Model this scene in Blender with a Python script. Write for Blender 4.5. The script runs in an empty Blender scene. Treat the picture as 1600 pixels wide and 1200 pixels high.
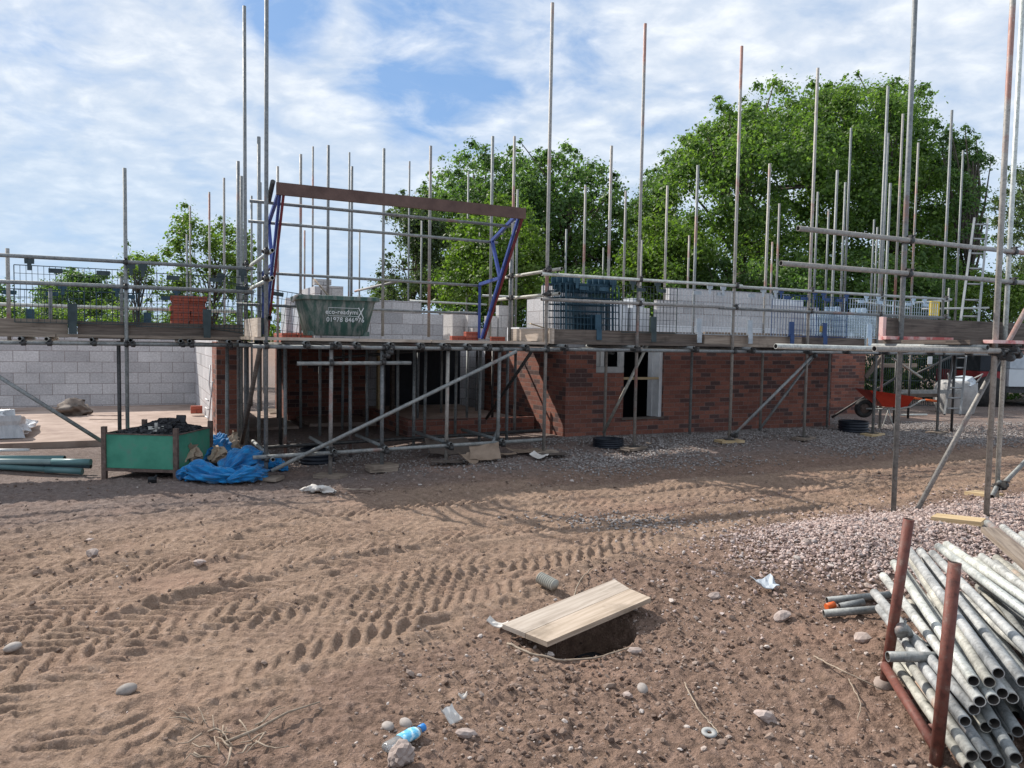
import bpy, math, random
import numpy as np
from mathutils import Vector, Matrix

# ------------------------------------------------------------------ camera, world, sun, exposure
sc = bpy.context.scene
C = sc.collection
R = math.radians
EYE = 1.7
PITCH, ROLL = math.atan(0.0554), 0.017
r0 = Vector((1, 0, 0)); F = Vector((0, math.cos(PITCH), -math.sin(PITCH))); u0 = Vector((0, math.sin(PITCH), math.cos(PITCH)))
RT = r0 * math.cos(ROLL) + u0 * math.sin(ROLL)
UP = u0 * math.cos(ROLL) - r0 * math.sin(ROLL)
cam = bpy.data.cameras.new('camera'); cam.lens = 27.0; cam.sensor_width = 36.0; cam.clip_start = 0.05; cam.clip_end = 3000
co = bpy.data.objects.new('camera', cam); C.objects.link(co)
M = Matrix((RT, UP, -F)).transposed().to_4x4(); M.translation = (0, 0, EYE)
co.matrix_world = M
sc.camera = co
sc.view_settings.view_transform = 'Standard'; sc.view_settings.look = 'None'
sc.view_settings.exposure = 0.30; sc.view_settings.gamma = 1.0
sc.render.engine = 'CYCLES'
sc.cycles.use_denoising = True
sc.cycles.max_bounces = 6; sc.cycles.diffuse_bounces = 3; sc.cycles.glossy_bounces = 2
sc.cycles.transparent_max_bounces = 8; sc.cycles.transmission_bounces = 4
sc.cycles.caustics_reflective = False; sc.cycles.caustics_refractive = False

TH = R(26.0)
AU = Vector((math.cos(TH), math.sin(TH), 0)); AV = Vector((-math.sin(TH), math.cos(TH), 0))
SUN_EL = R(40)
SUN_D = (AU * 0.50 - AV * 1.0); SUN_D.normalize()               # direction shadows fall on the ground
sun_from = (-SUN_D) * math.cos(SUN_EL) + Vector((0, 0, math.sin(SUN_EL)))
sl = bpy.data.lights.new('sun', 'SUN'); sl.energy = 4.9; sl.angle = R(0.6); sl.color = (1.0, 0.94, 0.86)
so = bpy.data.objects.new('sun', sl); C.objects.link(so)
so.rotation_euler = sun_from.to_track_quat('Z', 'Y').to_euler()

w = bpy.data.worlds.new('World'); sc.world = w; w.use_nodes = True
nt = w.node_tree; nt.nodes.clear()
def N(nt, t, **k):
    n = nt.nodes.new(t)
    for a, b in k.items(): setattr(n, a, b)
    return n
def ramp(nt, fac, stops, interp='LINEAR'):
    r = N(nt, 'ShaderNodeValToRGB'); r.color_ramp.interpolation = interp
    e = r.color_ramp.elements
    while len(e) < len(stops): e.new(0.5)
    for i, (p, c) in enumerate(stops):
        e[i].position = p; e[i].color = (c[0], c[1], c[2], 1) if hasattr(c, '__len__') else (c, c, c, 1)
    nt.links.new(fac, r.inputs['Fac']); return r.outputs['Color']
def mixc(nt, fac, a, b, mode='MIX'):
    m = N(nt, 'ShaderNodeMix', data_type='RGBA', blend_type=mode)
    for s, v in ((m.inputs[0], fac), (m.inputs[6], a), (m.inputs[7], b)):
        if isinstance(v, bpy.types.NodeSocket): nt.links.new(v, s)
        elif hasattr(v, '__len__'): s.default_value = (v[0], v[1], v[2], 1)
        else: s.default_value = v
    return m.outputs[2]
def math_(nt, op, a, b=None, clamp=False):
    m = N(nt, 'ShaderNodeMath', operation=op, use_clamp=clamp)
    for i, v in enumerate((a, b)):
        if v is None: continue
        if isinstance(v, bpy.types.NodeSocket): nt.links.new(v, m.inputs[i])
        else: m.inputs[i].default_value = v
    return m.outputs[0]
def noise(nt, vec, scale, detail=4, rough=0.55, dist=0.0):
    n = N(nt, 'ShaderNodeTexNoise'); n.inputs['Scale'].default_value = scale; n.inputs['Detail'].default_value = detail
    n.inputs['Roughness'].default_value = rough; n.inputs['Distortion'].default_value = dist
    if vec is not None: nt.links.new(vec, n.inputs['Vector'])
    return n.outputs['Fac']
sky = N(nt, 'ShaderNodeTexSky', sky_type='NISHITA', sun_disc=False)
sky.sun_elevation = SUN_EL; sky.sun_rotation = math.atan2(sun_from.x, sun_from.y)
sky.air_density = 1.0; sky.dust_density = 0.6; sky.ozone_density = 1.5
tc = N(nt, 'ShaderNodeTexCoord')
sep = N(nt, 'ShaderNodeSeparateXYZ'); nt.links.new(tc.outputs['Generated'], sep.inputs[0])
zc = math_(nt, 'ADD', math_(nt, 'MAXIMUM', sep.outputs[2], 0.0), 0.26)
cx = math_(nt, 'DIVIDE', sep.outputs[0], zc); cy = math_(nt, 'DIVIDE', sep.outputs[1], zc)
cmb = N(nt, 'ShaderNodeCombineXYZ'); nt.links.new(cx, cmb.inputs[0]); nt.links.new(cy, cmb.inputs[1])
mp = N(nt, 'ShaderNodeMapping'); nt.links.new(cmb.outputs[0], mp.inputs[0]); mp.inputs['Scale'].default_value = (1.0, 1.15, 1)
mp.inputs['Rotation'].default_value = (0, 0, R(-18)); mp.inputs['Location'].default_value = (0.35, 0.2, 0)
n1 = noise(nt, mp.outputs[0], 5.6, 9, 0.58, 0.35)
n2 = noise(nt, mp.outputs[0], 1.7, 4, 0.5, 0.3)
n3 = noise(nt, mp.outputs[0], 12.0, 6, 0.55, 0.3)
def blob(px, py, width):
    d = (F + RT * ((px - 800) / 1200) + UP * ((600 - py) / 1200)).normalized()
    v = N(nt, 'ShaderNodeVectorMath', operation='DOT_PRODUCT'); nt.links.new(tc.outputs['Generated'], v.inputs[0]); v.inputs[1].default_value = d
    m = N(nt, 'ShaderNodeMapRange', interpolation_type='SMOOTHSTEP'); nt.links.new(v.outputs['Value'], m.inputs[0])
    m.inputs[1].default_value = math.cos(R(width)); m.inputs[2].default_value = 1.0
    return m.outputs[0]
hole = math_(nt, 'MAXIMUM', blob(690, 90, 9.0), math_(nt, 'MAXIMUM', math_(nt, 'MULTIPLY', blob(450, 10, 5), 0.85), math_(nt, 'MULTIPLY', blob(880, 60, 6), 0.8)))
hole = math_(nt, 'MAXIMUM', hole, math_(nt, 'MULTIPLY', blob(20, 60, 7), 0.45))
cov = math_(nt, 'ADD', math_(nt, 'MULTIPLY', n1, 0.62), math_(nt, 'MULTIPLY', n2, 0.46))
cov = math_(nt, 'SUBTRACT', math_(nt, 'ADD', cov, 0.185), math_(nt, 'MULTIPLY', hole, 0.36))
mask = ramp(nt, cov, ((0.38, 0.06), (0.54, 0.74), (0.68, 1.0)))
ccol = ramp(nt, math_(nt, 'ADD', math_(nt, 'MULTIPLY', n3, 0.45), math_(nt, 'MULTIPLY', n1, 0.55)),
            ((0.34, (5.0, 6.2, 8.0)), (0.50, (6.7, 7.5, 8.7)), (0.66, (9.3, 9.7, 10.2))))
low = N(nt, 'ShaderNodeMapRange', interpolation_type='SMOOTHSTEP'); nt.links.new(sep.outputs[2], low.inputs[0])
low.inputs[1].default_value = 0.0; low.inputs[2].default_value = 0.36; low.inputs[3].default_value = 1.0; low.inputs[4].default_value = 0.0
ccol = mixc(nt, math_(nt, 'MULTIPLY', low.outputs[0], 0.75), ccol, (4.7, 6.4, 8.4))
skyc = mixc(nt, 0.62, sky.outputs[0], (2.1, 4.3, 8.3))
fin = mixc(nt, mask, skyc, ccol)
bg = N(nt, 'ShaderNodeBackground'); nt.links.new(fin, bg.inputs[0]); bg.inputs[1].default_value = 0.088
wo = N(nt, 'ShaderNodeOutputWorld'); nt.links.new(bg.outputs[0], wo.inputs[0])

# ------------------------------------------------------------------ pixel -> place helpers (a, b are metres along and away from the building front)
def ray(px, py): return F + RT * ((px - 800) / 1200) + UP * ((600 - py) / 1200)
def WY(px, py, Y):
    d = ray(px, py); return Vector((0, 0, EYE)) + d * (Y / d.y)
def WB(px, py, b):
    d = ray(px, py); return Vector((0, 0, EYE)) + d * (b / d.dot(AV))
def WA(px, py, a):
    d = ray(px, py); return Vector((0, 0, EYE)) + d * (a / d.dot(AU))
def WZ(px, py, z):
    d = ray(px, py); return Vector((0, 0, EYE)) + d * ((z - EYE) / d.z)
def P(a, b, z): return AU * a + AV * b + Vector((0, 0, z))
def aat(px, b, py=540): return WB(px, py, b).dot(AU)
def ss(x, e0, e1):
    t = np.clip((x - e0) / (e1 - e0), 0, 1); return t * t * (3 - 2 * t)
PITC = np.array([0.50, 4.53]); PITD = np.array([0.70, 0.714])
def gz(x, y):
    """coarse ground height"""
    x = np.asarray(x, float); y = np.asarray(y, float)
    a = x * AU.x + y * AU.y; b = x * AV.x + y * AV.y
    h = 0.15 * ss(b, 7.6, 9.9) * ss(a, 2.0, 4.8) * (1 - 0.45 * ss(a, 12, 14.5))
    h = np.maximum(h, 0.13 * ss(b, 10.6, 12.1))
    # gravel mound on the right
    p0 = np.array([2.75, 6.1]); p1 = np.array([6.2, 7.7]); d = p1 - p0; L = np.hypot(*d); d = d / L
    s = np.clip((x - p0[0]) * d[0] + (y - p0[1]) * d[1], 0, L)
    dist = np.hypot(x - p0[0] - s * d[0], y - p0[1] - s * d[1])
    h = h + 0.20 * np.exp(-(dist / 0.85) ** 2.4)
    # pit under the board
    rx = x - PITC[0]; ry = y - PITC[1]
    e1 = rx * PITD[0] + ry * PITD[1]; e2 = -rx * PITD[1] + ry * PITD[0]
    q = np.sqrt(((e1 + 0.04) / 0.38) ** 2 + (e2 / 0.25) ** 2)
    h = h - 0.55 * (1 - ss(q, 0.62, 1.02)) - 0.05 * np.exp(-(np.hypot(rx, ry) / 0.95) ** 2)
    return h
def G(px, py, dz=0.0):
    z = 0.0
    for _ in range(12):
        p = WZ(px, py, z); z = 0.5 * z + 0.5 * float(gz(p.x, p.y))
    p = WZ(px, py, z); return Vector((p.x, p.y, z + dz))

# ------------------------------------------------------------------ mesh helpers
class MB:
    def __init__(s): s.v = []; s.f = []; s.uv = []; s.sm = []; s.inner = []
    def face(s, idx, uv, smooth=False): s.f.append(idx); s.uv.append(uv); s.sm.append(smooth)
    def box(s, M4, sx, sy, sz, uo=(0, 0, 0)):
        """box centred on the matrix origin"""
        n = len(s.v); hx, hy, hz = sx / 2, sy / 2, sz / 2
        L = [(x, y, z) for x in (-hx, hx) for y in (-hy, hy) for z in (-hz, hz)]
        s.v += [M4 @ Vector(p) for p in L]
        q = [(Vector(p) + Vector(uo)) for p in L]
        for idx, ax in (((0, 1, 3, 2), (1, 2)), ((4, 6, 7, 5), (1, 2)), ((0, 4, 5, 1), (0, 2)), ((2, 3, 7, 6), (0, 2)), ((0, 2, 6, 4), (0, 1)), ((1, 5, 7, 3), (0, 1))):
            s.face([n + i for i in idx], [(q[i][ax[0]], q[i][ax[1]]) for i in idx])
        return s
    def abox(s, a0, a1, b0, b1, z0, z1):
        c = P((a0 + a1) / 2, (b0 + b1) / 2, (z0 + z1) / 2)
        m = Matrix((AU, AV, Vector((0, 0, 1)))).transposed().to_4x4(); m.translation = c
        return s.box(m, a1 - a0, b1 - b0, z1 - z0, ((a0 + a1) / 2, (b0 + b1) / 2, (z0 + z1) / 2))
    def beam(s, p0, p1, wd, ht, up=Vector((0, 0, 1))):
        d = (p1 - p0); L = d.length; d = d / L
        y = up.cross(d)
        if y.length < 1e-4: y = Vector((0, 1, 0)).cross(d)
        y.normalize(); z = d.cross(y)
        m = Matrix((d, y, z)).transposed().to_4x4(); m.translation = (p0 + p1) / 2
        return s.box(m, L, wd, ht, (random.random() * 7, random.random() * 7, 0))
    def tube(s, p0, p1, r=0.0242, n=10, hollow=False, r1=None, cap=True):
        d = p1 - p0; L = d.length; d = d / L
        x = d.orthogonal().normalized(); y = d.cross(x)
        r1 = r if r1 is None else r1
        b = len(s.v)
        for p, rr in ((p0, r), (p1, r1)):
            for i in range(n):
                t = 2 * math.pi * i / n; s.v.append(p + x * (rr * math.cos(t)) + y * (rr * math.sin(t)))
        c = 2 * math.pi * r / n
        for i in range(n):
            j = (i + 1) % n
            s.face([b + i, b + j, b + n + j, b + n + i], [(i * c, 0), ((i + 1) * c, 0), ((i + 1) * c, L), (i * c, L)], True)
        if hollow:
            for e, (p, sg) in enumerate(((p0, 1), (p1, -1))):
                k = len(s.v); ri = r * 0.84; dep = min(0.5, L * 0.45); m0 = len(s.f) + n
                for q in (p, p + d * (sg * dep)):
                    for i in range(n):
                        t = 2 * math.pi * i / n; s.v.append(q + x * (ri * math.cos(t)) + y * (ri * math.sin(t)))
                o = b + e * n
                for i in range(n):
                    j = (i + 1) % n
                    f1 = [o + j, o + i, k + i, k + j]; f2 = [k + j, k + i, k + n + i, k + n + j]
                    if e: f1.reverse(); f2.reverse()
                    s.face(f1, [(0, 0)] * 4); s.face(f2, [(0, 0)] * 4, True)
                f3 = [k + n + i for i in range(n)]
                if not e: f3.reverse()
                s.face(f3, [(0, 0)] * n); s.inner += [i for i in range(m0 - n, len(s.f)) if len(s.f[i]) == n or min(s.f[i]) >= k]
        elif cap:
            s.face([b + i for i in range(n)][::-1], [(0, 0)] * n); s.face([b + n + i for i in range(n)], [(0, 0)] * n)
        return s
    def path(s, pts, r, n=6, r1=None):
        """bent tube through points"""
        b = len(s.v); k = len(pts); r1 = r if r1 is None else r1
        prev = None; acc = 0
        for i, p in enumerate(pts):
            d = (pts[min(i + 1, k - 1)] - pts[max(i - 1, 0)]).normalized()
            x = d.orthogonal().normalized() if prev is None else (prev - d * prev.dot(d)).normalized()
            prev = x; y = d.cross(x); rr = r + (r1 - r) * i / max(1, k - 1)
            for j in range(n):
                t = 2 * math.pi * j / n; s.v.append(p + x * (rr * math.cos(t)) + y * (rr * math.sin(t)))
        for i in range(k - 1):
            for j in range(n):
                m = (j + 1) % n
                s.face([b + i * n + j, b + i * n + m, b + (i + 1) * n + m, b + (i + 1) * n + j], [(j * .01, i * .05), (j * .01 + .01, i * .05), (j * .01 + .01, i * .05 + .05), (j * .01, i * .05 + .05)], True)
        s.face([b + j for j in range(n)][::-1], [(0, 0)] * n); s.face([b + (k - 1) * n + j for j in range(n)], [(0, 0)] * n)
        return s
    def lathe(s, org, prof, n=28, axis=None):
        """prof: list of (r, z); closed ends if r==0"""
        ax = axis or Matrix.Identity(3); b = len(s.v)
        for r, z in prof:
            for i in range(n):
                t = 2 * math.pi * i / n; s.v.append(org + ax @ Vector((r * math.cos(t), r * math.sin(t), z)))
        for k in range(len(prof) - 1):
            for i in range(n):
                j = (i + 1) % n
                s.face([b + k * n + i, b + k * n + j, b + (k + 1) * n + j, b + (k + 1) * n + i], [(i / n, k * .1), ((i + 1) / n, k * .1), ((i + 1) / n, k * .1 + .1), (i / n, k * .1 + .1)], True)
        return s
    def poly(s, pts, uv=None, smooth=False):
        b = len(s.v); s.v += list(pts); s.face([b + i for i in range(len(pts))], uv or [(0, 0)] * len(pts), smooth); return s
    def build(s, name, mat, parent=None):
        me = bpy.data.meshes.new(name)
        me.from_pydata([tuple(p) for p in s.v], [], s.f)
        ul = me.uv_layers.new(name='UVMap')
        flat = [c for f in s.uv for q in f for c in q]
        ul.data.foreach_set('uv', flat)
        me.polygons.foreach_set('use_smooth', s.sm)
        me.materials.append(mat)
        if s.inner:
            me.materials.append(BORE)
            for i in s.inner: me.polygons[i].material_index = 1
        me.update()
        return link(name, me, parent)
def link(name, me, parent=None):
    o = bpy.data.objects.new(name, me); C.objects.link(o)
    if parent is not None:
        o.parent = parent; o.matrix_parent_inverse = Matrix.Translation(-parent.location)
    return o
def tag(o, label=None, cat=None, group=None, kind=None):
    if label: o['label'] = label
    if cat: o['category'] = cat
    if group: o['group'] = group
    if kind: o['kind'] = kind
    return o
def thing(name, loc, label, cat, group=None):
    o = bpy.data.objects.new(name, None); o.location = loc; o.empty_display_size = 0.1; C.objects.link(o)
    return tag(o, label, cat, group)
def np_mesh(name, V, Fa, mat, parent=None, col=None, smooth=False, colname='tint'):
    """V (n,3); Fa (m,k) ; col per-vertex (n,3)"""
    me = bpy.data.meshes.new(name)
    V = np.ascontiguousarray(V, np.float32); Fa = np.ascontiguousarray(Fa, np.int32); k = Fa.shape[1]
    me.vertices.add(len(V)); me.vertices.foreach_set('co', V.ravel())
    me.loops.add(Fa.size); me.loops.foreach_set('vertex_index', Fa.ravel())
    me.polygons.add(len(Fa)); me.polygons.foreach_set('loop_start', np.arange(0, Fa.size, k, dtype=np.int32))
    me.polygons.foreach_set('loop_total', np.full(len(Fa), k, np.int32))
    me.update(calc_edges=True)
    me.polygons.foreach_set('use_smooth', np.full(len(Fa), bool(smooth)))
    if col is not None:
        at = me.attributes.new(colname, 'FLOAT_COLOR', 'POINT')
        c4 = np.ones((len(V), 4), np.float32); c4[:, :3] = col; at.data.foreach_set('color', c4.ravel())
    me.materials.append(mat); me.validate(); me.update()
    return link(name, me, parent)
# ------------------------------------------------------------------ materials
def newmat(name, rough=0.8, metal=0.0, spec=0.3):
    m = bpy.data.materials.new(name); m.use_nodes = True; t = m.node_tree
    b = t.nodes['Principled BSDF']; b.inputs['Roughness'].default_value = rough; b.inputs['Metallic'].default_value = metal
    b.inputs['Specular IOR Level'].default_value = spec
    return m, t, b
def objco(t): return N(t, 'ShaderNodeTexCoord').outputs['Object']
def uvco(t): return N(t, 'ShaderNodeTexCoord').outputs['UV']
def bump(t, b, h, strength=0.4, dist=0.01):
    n = N(t, 'ShaderNodeBump'); n.inputs['Strength'].default_value = strength; n.inputs['Distance'].default_value = dist
    t.links.new(h, n.inputs['Height']); t.links.new(n.outputs[0], b.inputs['Normal'])
def rnd(t): return N(t, 'ShaderNodeObjectInfo').outputs['Random']
def scalev(t, vec, s):
    m = N(t, 'ShaderNodeMapping'); t.links.new(vec, m.inputs[0]); m.inputs['Scale'].default_value = s; return m.outputs[0]
def simple(name, stops, scale=6, rough=0.8, metal=0.0, bs=0.3, bd=0.004, detail=5, stretch=None, uv=False, jitter=0.0, spec=0.3):
    m, t, b = newmat(name, rough, metal, spec)
    v = uvco(t) if uv else objco(t)
    if stretch: v = scalev(t, v, stretch)
    f = noise(t, v, scale, detail, 0.62)
    c = ramp(t, f, stops)
    if jitter:
        j = ramp(t, rnd(t), ((0, 1 - jitter), (1, 1 + jitter)))
        c = mixc(t, 1.0, c, j, 'MULTIPLY')
    t.links.new(c, b.inputs['Base Color'])
    if bs: bump(t, b, noise(t, v, scale * 5, 4, 0.6), bs, bd)
    return m
BORE = simple('rust_and_shade_bore', ((0.3, (0.035, 0.030, 0.027)), (0.7, (0.075, 0.064, 0.056))), 20, 0.9, bs=0)  # rusty bore colour, set darker to stand for shade inside tube mouths
def galv(name, lo, hi, rust=0.60, rough=0.46, metal=0.45, rustc=(0.27, 0.15, 0.12)):
    m, t, b = newmat(name, rough, metal, 0.4)
    o = objco(t)
    f = noise(t, o, 9, 6, 0.65)
    c = ramp(t, f, ((0.34, lo), (0.66, hi)))
    sp = noise(t, o, 42, 5, 0.75)
    c = mixc(t, 1.0, c, ramp(t, sp, ((0.36, 0.66), (0.5, 1.0), (0.66, 1.16))), 'MULTIPLY')
    j = ramp(t, rnd(t), ((0, (0.78, 0.78, 0.78)), (0.5, (0.98, 0.98, 0.95)), (1, (1.12, 1.10, 1.04))))
    c = mixc(t, 1.0, c, j, 'MULTIPLY')
    off = N(t, 'ShaderNodeVectorMath', operation='ADD'); t.links.new(o, off.inputs[0])
    k = N(t, 'ShaderNodeCombineXYZ'); rv = math_(t, 'MULTIPLY', rnd(t), 40.0); t.links.new(rv, k.inputs[0]); t.links.new(rv, k.inputs[2]); t.links.new(k.outputs[0], off.inputs[1])
    rn = noise(t, off.outputs[0], 1.1, 5, 0.6)
    c = mixc(t, ramp(t, rn, ((rust, 0.0), (rust + 0.06, 0.8))), c, rustc)
    # splashes of mortar and dirt
    dn = noise(t, o, 26, 5, 0.7)
    c = mixc(t, ramp(t, dn, ((0.56, 0.0), (0.68, 0.6))), c, (0.40, 0.365, 0.33))
    t.links.new(c, b.inputs['Base Color'])
    t.links.new(ramp(t, f, ((0.3, rough - 0.08), (0.7, rough + 0.16))), b.inputs['Roughness'])
    bump(t, b, noise(t, o, 60, 3), 0.15, 0.002)
    return m
GALV = galv('galvanised_tube', (0.17, 0.182, 0.19), (0.29, 0.302, 0.305), 0.62, rough=0.58, metal=0.25)
GALVL = galv('bright_galvanised_tube', (0.42, 0.44, 0.43), (0.62, 0.63, 0.60), 0.72, rough=0.46, metal=0.25)
GALVP = galv('pinkish_painted_tube', (0.25, 0.24, 0.23), (0.37, 0.345, 0.325), 0.56, rough=0.58, metal=0.15, rustc=(0.31, 0.14, 0.11))
GALVW = galv('weathered_lying_tube', (0.25, 0.257, 0.26), (0.58, 0.585, 0.575), 0.70, rough=0.6, metal=0.1, rustc=(0.36, 0.27, 0.18))
GALVY = galv('yellowed_lying_tube', (0.27, 0.265, 0.24), (0.50, 0.49, 0.45), 0.62, rough=0.62, metal=0.1, rustc=(0.40, 0.24, 0.16))
COUP = simple('coupler_steel', ((0.3, (0.035, 0.037, 0.04)), (0.7, (0.11, 0.105, 0.10))), 30, 0.55, 0.5)
RUST = simple('red_oxide_steel', ((0.32, (0.085, 0.036, 0.029)), (0.48, (0.165, 0.058, 0.043)), (0.60, (0.15, 0.07, 0.055)), (0.70, (0.22, 0.14, 0.115))), 22, 0.62, 0.1)
def wood(name, a, b_, c_, jitter=0.18, rough=0.8):
    m, t, b = newmat(name, rough)
    v = scalev(t, uvco(t), (1.2, 22, 22))
    f = noise(t, v, 2.0, 7, 0.62, 0.6)
    col = ramp(t, f, ((0.32, a), (0.5, b_), (0.68, c_)))
    st = noise(t, objco(t), 3.2, 5, 0.6)
    col = mixc(t, ramp(t, st, ((0.55, 0.0), (0.70, 0.6))), col, tuple(x * 0.55 for x in a))
    col = mixc(t, 1.0, col, ramp(t, rnd(t), ((0, 1 - jitter), (1, 1 + jitter))), 'MULTIPLY')
    t.links.new(col, b.inputs['Base Color']); bump(t, b, f, 0.35, 0.004)
    return m
WOOD = wood('weathered_board', (0.16, 0.125, 0.10), (0.27, 0.215, 0.17), (0.36, 0.295, 0.235))
WOODL = wood('pale_board', (0.36, 0.29, 0.23), (0.46, 0.38, 0.31), (0.55, 0.465, 0.39), 0.08)
WOODY = wood('yellow_timber', (0.38, 0.27, 0.14), (0.50, 0.37, 0.21), (0.58, 0.45, 0.28), 0.08)
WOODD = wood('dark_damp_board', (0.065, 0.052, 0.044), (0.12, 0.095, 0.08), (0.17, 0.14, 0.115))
REDW = simple('brown_painted_board', ((0.3, (0.085, 0.050, 0.042)), (0.7, (0.15, 0.092, 0.075))), 5, 0.75, stretch=(1, 1, 1))
def brickmat(name, c_lo, c_mid, c_dark, mortar, bw, rh, ms, bs=0.5, dark_at=0.82):
    m, t, b = newmat(name, 0.88)
    v = uvco(t)
    br = N(t, 'ShaderNodeTexBrick'); t.links.new(v, br.inputs['Vector'])
    br.inputs['Scale'].default_value = 1.0; br.inputs['Brick Width'].default_value = bw; br.inputs['Row Height'].default_value = rh
    br.inputs['Mortar Size'].default_value = ms; br.inputs['Mortar Smooth'].default_value = 0.15; br.inputs['Bias'].default_value = 0.0
    br.inputs['Color1'].default_value = (0, 0, 0, 1); br.inputs['Color2'].default_value = (1, 1, 1, 1); br.inputs['Mortar'].default_value = (0.5, 0.5, 0.5, 1)
    col = ramp(t, br.outputs['Color'], ((0.0, c_lo), (0.45, c_mid), (dark_at - 0.02, c_lo), (dark_at, c_dark)))
    gr = noise(t, v, 30, 6, 0.7)
    col = mixc(t, 1.0, col, ramp(t, gr, ((0.3, 0.72), (0.7, 1.22))), 'MULTIPLY')
    big = noise(t, v, 1.3, 4, 0.6)
    col = mixc(t, 1.0, col, ramp(t, big, ((0.3, 0.85), (0.7, 1.12))), 'MULTIPLY')
    mcol = mixc(t, ramp(t, noise(t, v, 9, 4), ((0.4, 0.0), (0.6, 1.0))), mortar, tuple(x * 0.7 for x in mortar))
    t.links.new(mixc(t, br.outputs['Fac'], col, mcol), b.inputs['Base Color'])
    h = math_(t, 'SUBTRACT', math_(t, 'MULTIPLY', gr, 0.35), br.outputs['Fac'])
    bump(t, b, h, bs, 0.006)
    return m
BRICK = brickmat('red_multi_brick', (0.185, 0.074, 0.056), (0.310, 0.124, 0.086), (0.105, 0.060, 0.055), (0.26, 0.19, 0.165), 0.225, 0.075, 0.005, 0.8, 0.80)
BLOCK = brickmat('pale_concrete_block', (0.48, 0.465, 0.47), (0.58, 0.56, 0.56), (0.42, 0.405, 0.41), (0.30, 0.26, 0.25), 0.45, 0.225, 0.006, 0.3, 0.9)
BLOCKP = brickmat('dry_stacked_block', (0.44, 0.425, 0.42), (0.52, 0.50, 0.49), (0.40, 0.385, 0.38), (0.16, 0.15, 0.15), 0.44, 0.215, 0.004, 0.3, 0.9)
REDPK = brickmat('new_red_bricks', (0.36, 0.085, 0.055), (0.46, 0.13, 0.085), (0.30, 0.075, 0.055), (0.12, 0.04, 0.03), 0.215, 0.067, 0.004, 0.4, 0.9)
SLAB = simple('dusty_concrete', ((0.3, (0.23, 0.165, 0.135)), (0.5, (0.34, 0.255, 0.21)), (0.7, (0.43, 0.335, 0.285))), 2.2, 0.9, bs=0.25)
WHITE = simple('white_plastic', ((0.3, (0.62, 0.62, 0.62)), (0.7, (0.76, 0.76, 0.75))), 8, 0.45, bs=0.05)
FRAMEG = simple('dusty_pale_frame', ((0.3, (0.36, 0.355, 0.335)), (0.7, (0.50, 0.49, 0.47))), 9, 0.6, bs=0.1)
FOAM = simple('white_insulation', ((0.3, (0.66, 0.67, 0.70)), (0.7, (0.80, 0.81, 0.83))), 12, 0.7, bs=0.1)
WRAP = simple('plastic_wrapped_pack', ((0.3, (0.40, 0.42, 0.45)), (0.55, (0.60, 0.62, 0.65)), (0.7, (0.78, 0.79, 0.80))), 7, 0.28, bs=0.6, bd=0.02, stretch=(1, 1, 0.25), spec=0.6)
DARKSHEET = simple('black_shade_and_window', ((0.3, (0.010, 0.012, 0.016)), (0.7, (0.022, 0.026, 0.034))), 4, 0.5, bs=0.2)  # near-black for the added shade sheets, also used on the cab window
MESHD = simple('dark_green_wire', ((0.3, (0.035, 0.05, 0.052)), (0.7, (0.06, 0.08, 0.085))), 9, 0.5, 0.3, bs=0)
MESHB = simple('navy_wire', ((0.3, (0.020, 0.045, 0.13)), (0.7, (0.035, 0.075, 0.19))), 9, 0.5, 0.1, bs=0)
MESHT = simple('teal_blue_wire', ((0.3, (0.020, 0.055, 0.085)), (0.7, (0.045, 0.10, 0.14))), 9, 0.5, 0.1, bs=0)
MESHG = simple('galvanised_wire', ((0.3, (0.28, 0.31, 0.33)), (0.7, (0.46, 0.49, 0.52))), 9, 0.45, 0.3, bs=0)
MESHL = simple('pale_blue_wire', ((0.3, (0.36, 0.46, 0.56)), (0.7, (0.52, 0.62, 0.70))), 9, 0.5, 0.1, bs=0)
BLUEF = simple('blue_painted_steel', ((0.3, (0.030, 0.052, 0.20)), (0.7, (0.050, 0.085, 0.30))), 7, 0.45, 0.0, bs=0.1)
REDF = simple('maroon_painted_steel', ((0.3, (0.12, 0.022, 0.03)), (0.7, (0.20, 0.045, 0.05))), 7, 0.5, 0.0, bs=0.1)
SKIPG = simple('green_painted_steel', ((0.28, (0.040, 0.20, 0.135)), (0.55, (0.070, 0.29, 0.195)), (0.74, (0.13, 0.22, 0.18))), 3.5, 0.5, 0.0, bs=0.25, bd=0.006)
SKIPR = simple('rusty_edge_steel', ((0.3, (0.075, 0.055, 0.045)), (0.6, (0.17, 0.12, 0.10)), (0.75, (0.26, 0.21, 0.18))), 16, 0.75, 0.2)
BLKCLIP = simple('black_clip_rubble', ((0.3, (0.012, 0.013, 0.015)), (0.6, (0.035, 0.036, 0.04)), (0.75, (0.12, 0.12, 0.12))), 25, 0.55, 0.3)
TUBM = None
BLKPL = simple('black_ribbed_plastic', ((0.3, (0.010, 0.013, 0.02)), (0.7, (0.022, 0.028, 0.040))), 8, 0.42, bs=0.05)
CARD = simple('brown_cardboard', ((0.3, (0.20, 0.145, 0.105)), (0.7, (0.32, 0.24, 0.18))), 7, 0.85)
PAPER = simple('brown_paper_sack', ((0.3, (0.33, 0.25, 0.18)), (0.7, (0.46, 0.37, 0.28))), 7, 0.85)
RAGM = simple('dirty_white_cloth', ((0.3, (0.46, 0.42, 0.38)), (0.7, (0.70, 0.67, 0.63))), 9, 0.85)
PINKR = simple('faded_red_white_tape', ((0.46, (0.55, 0.13, 0.12)), (0.54, (0.72, 0.48, 0.44))), 3.0, 0.6, bs=0)
ORANGE = simple('orange_plastic', ((0.3, (0.62, 0.10, 0.02)), (0.7, (0.75, 0.16, 0.04))), 8, 0.45, bs=0)
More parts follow.
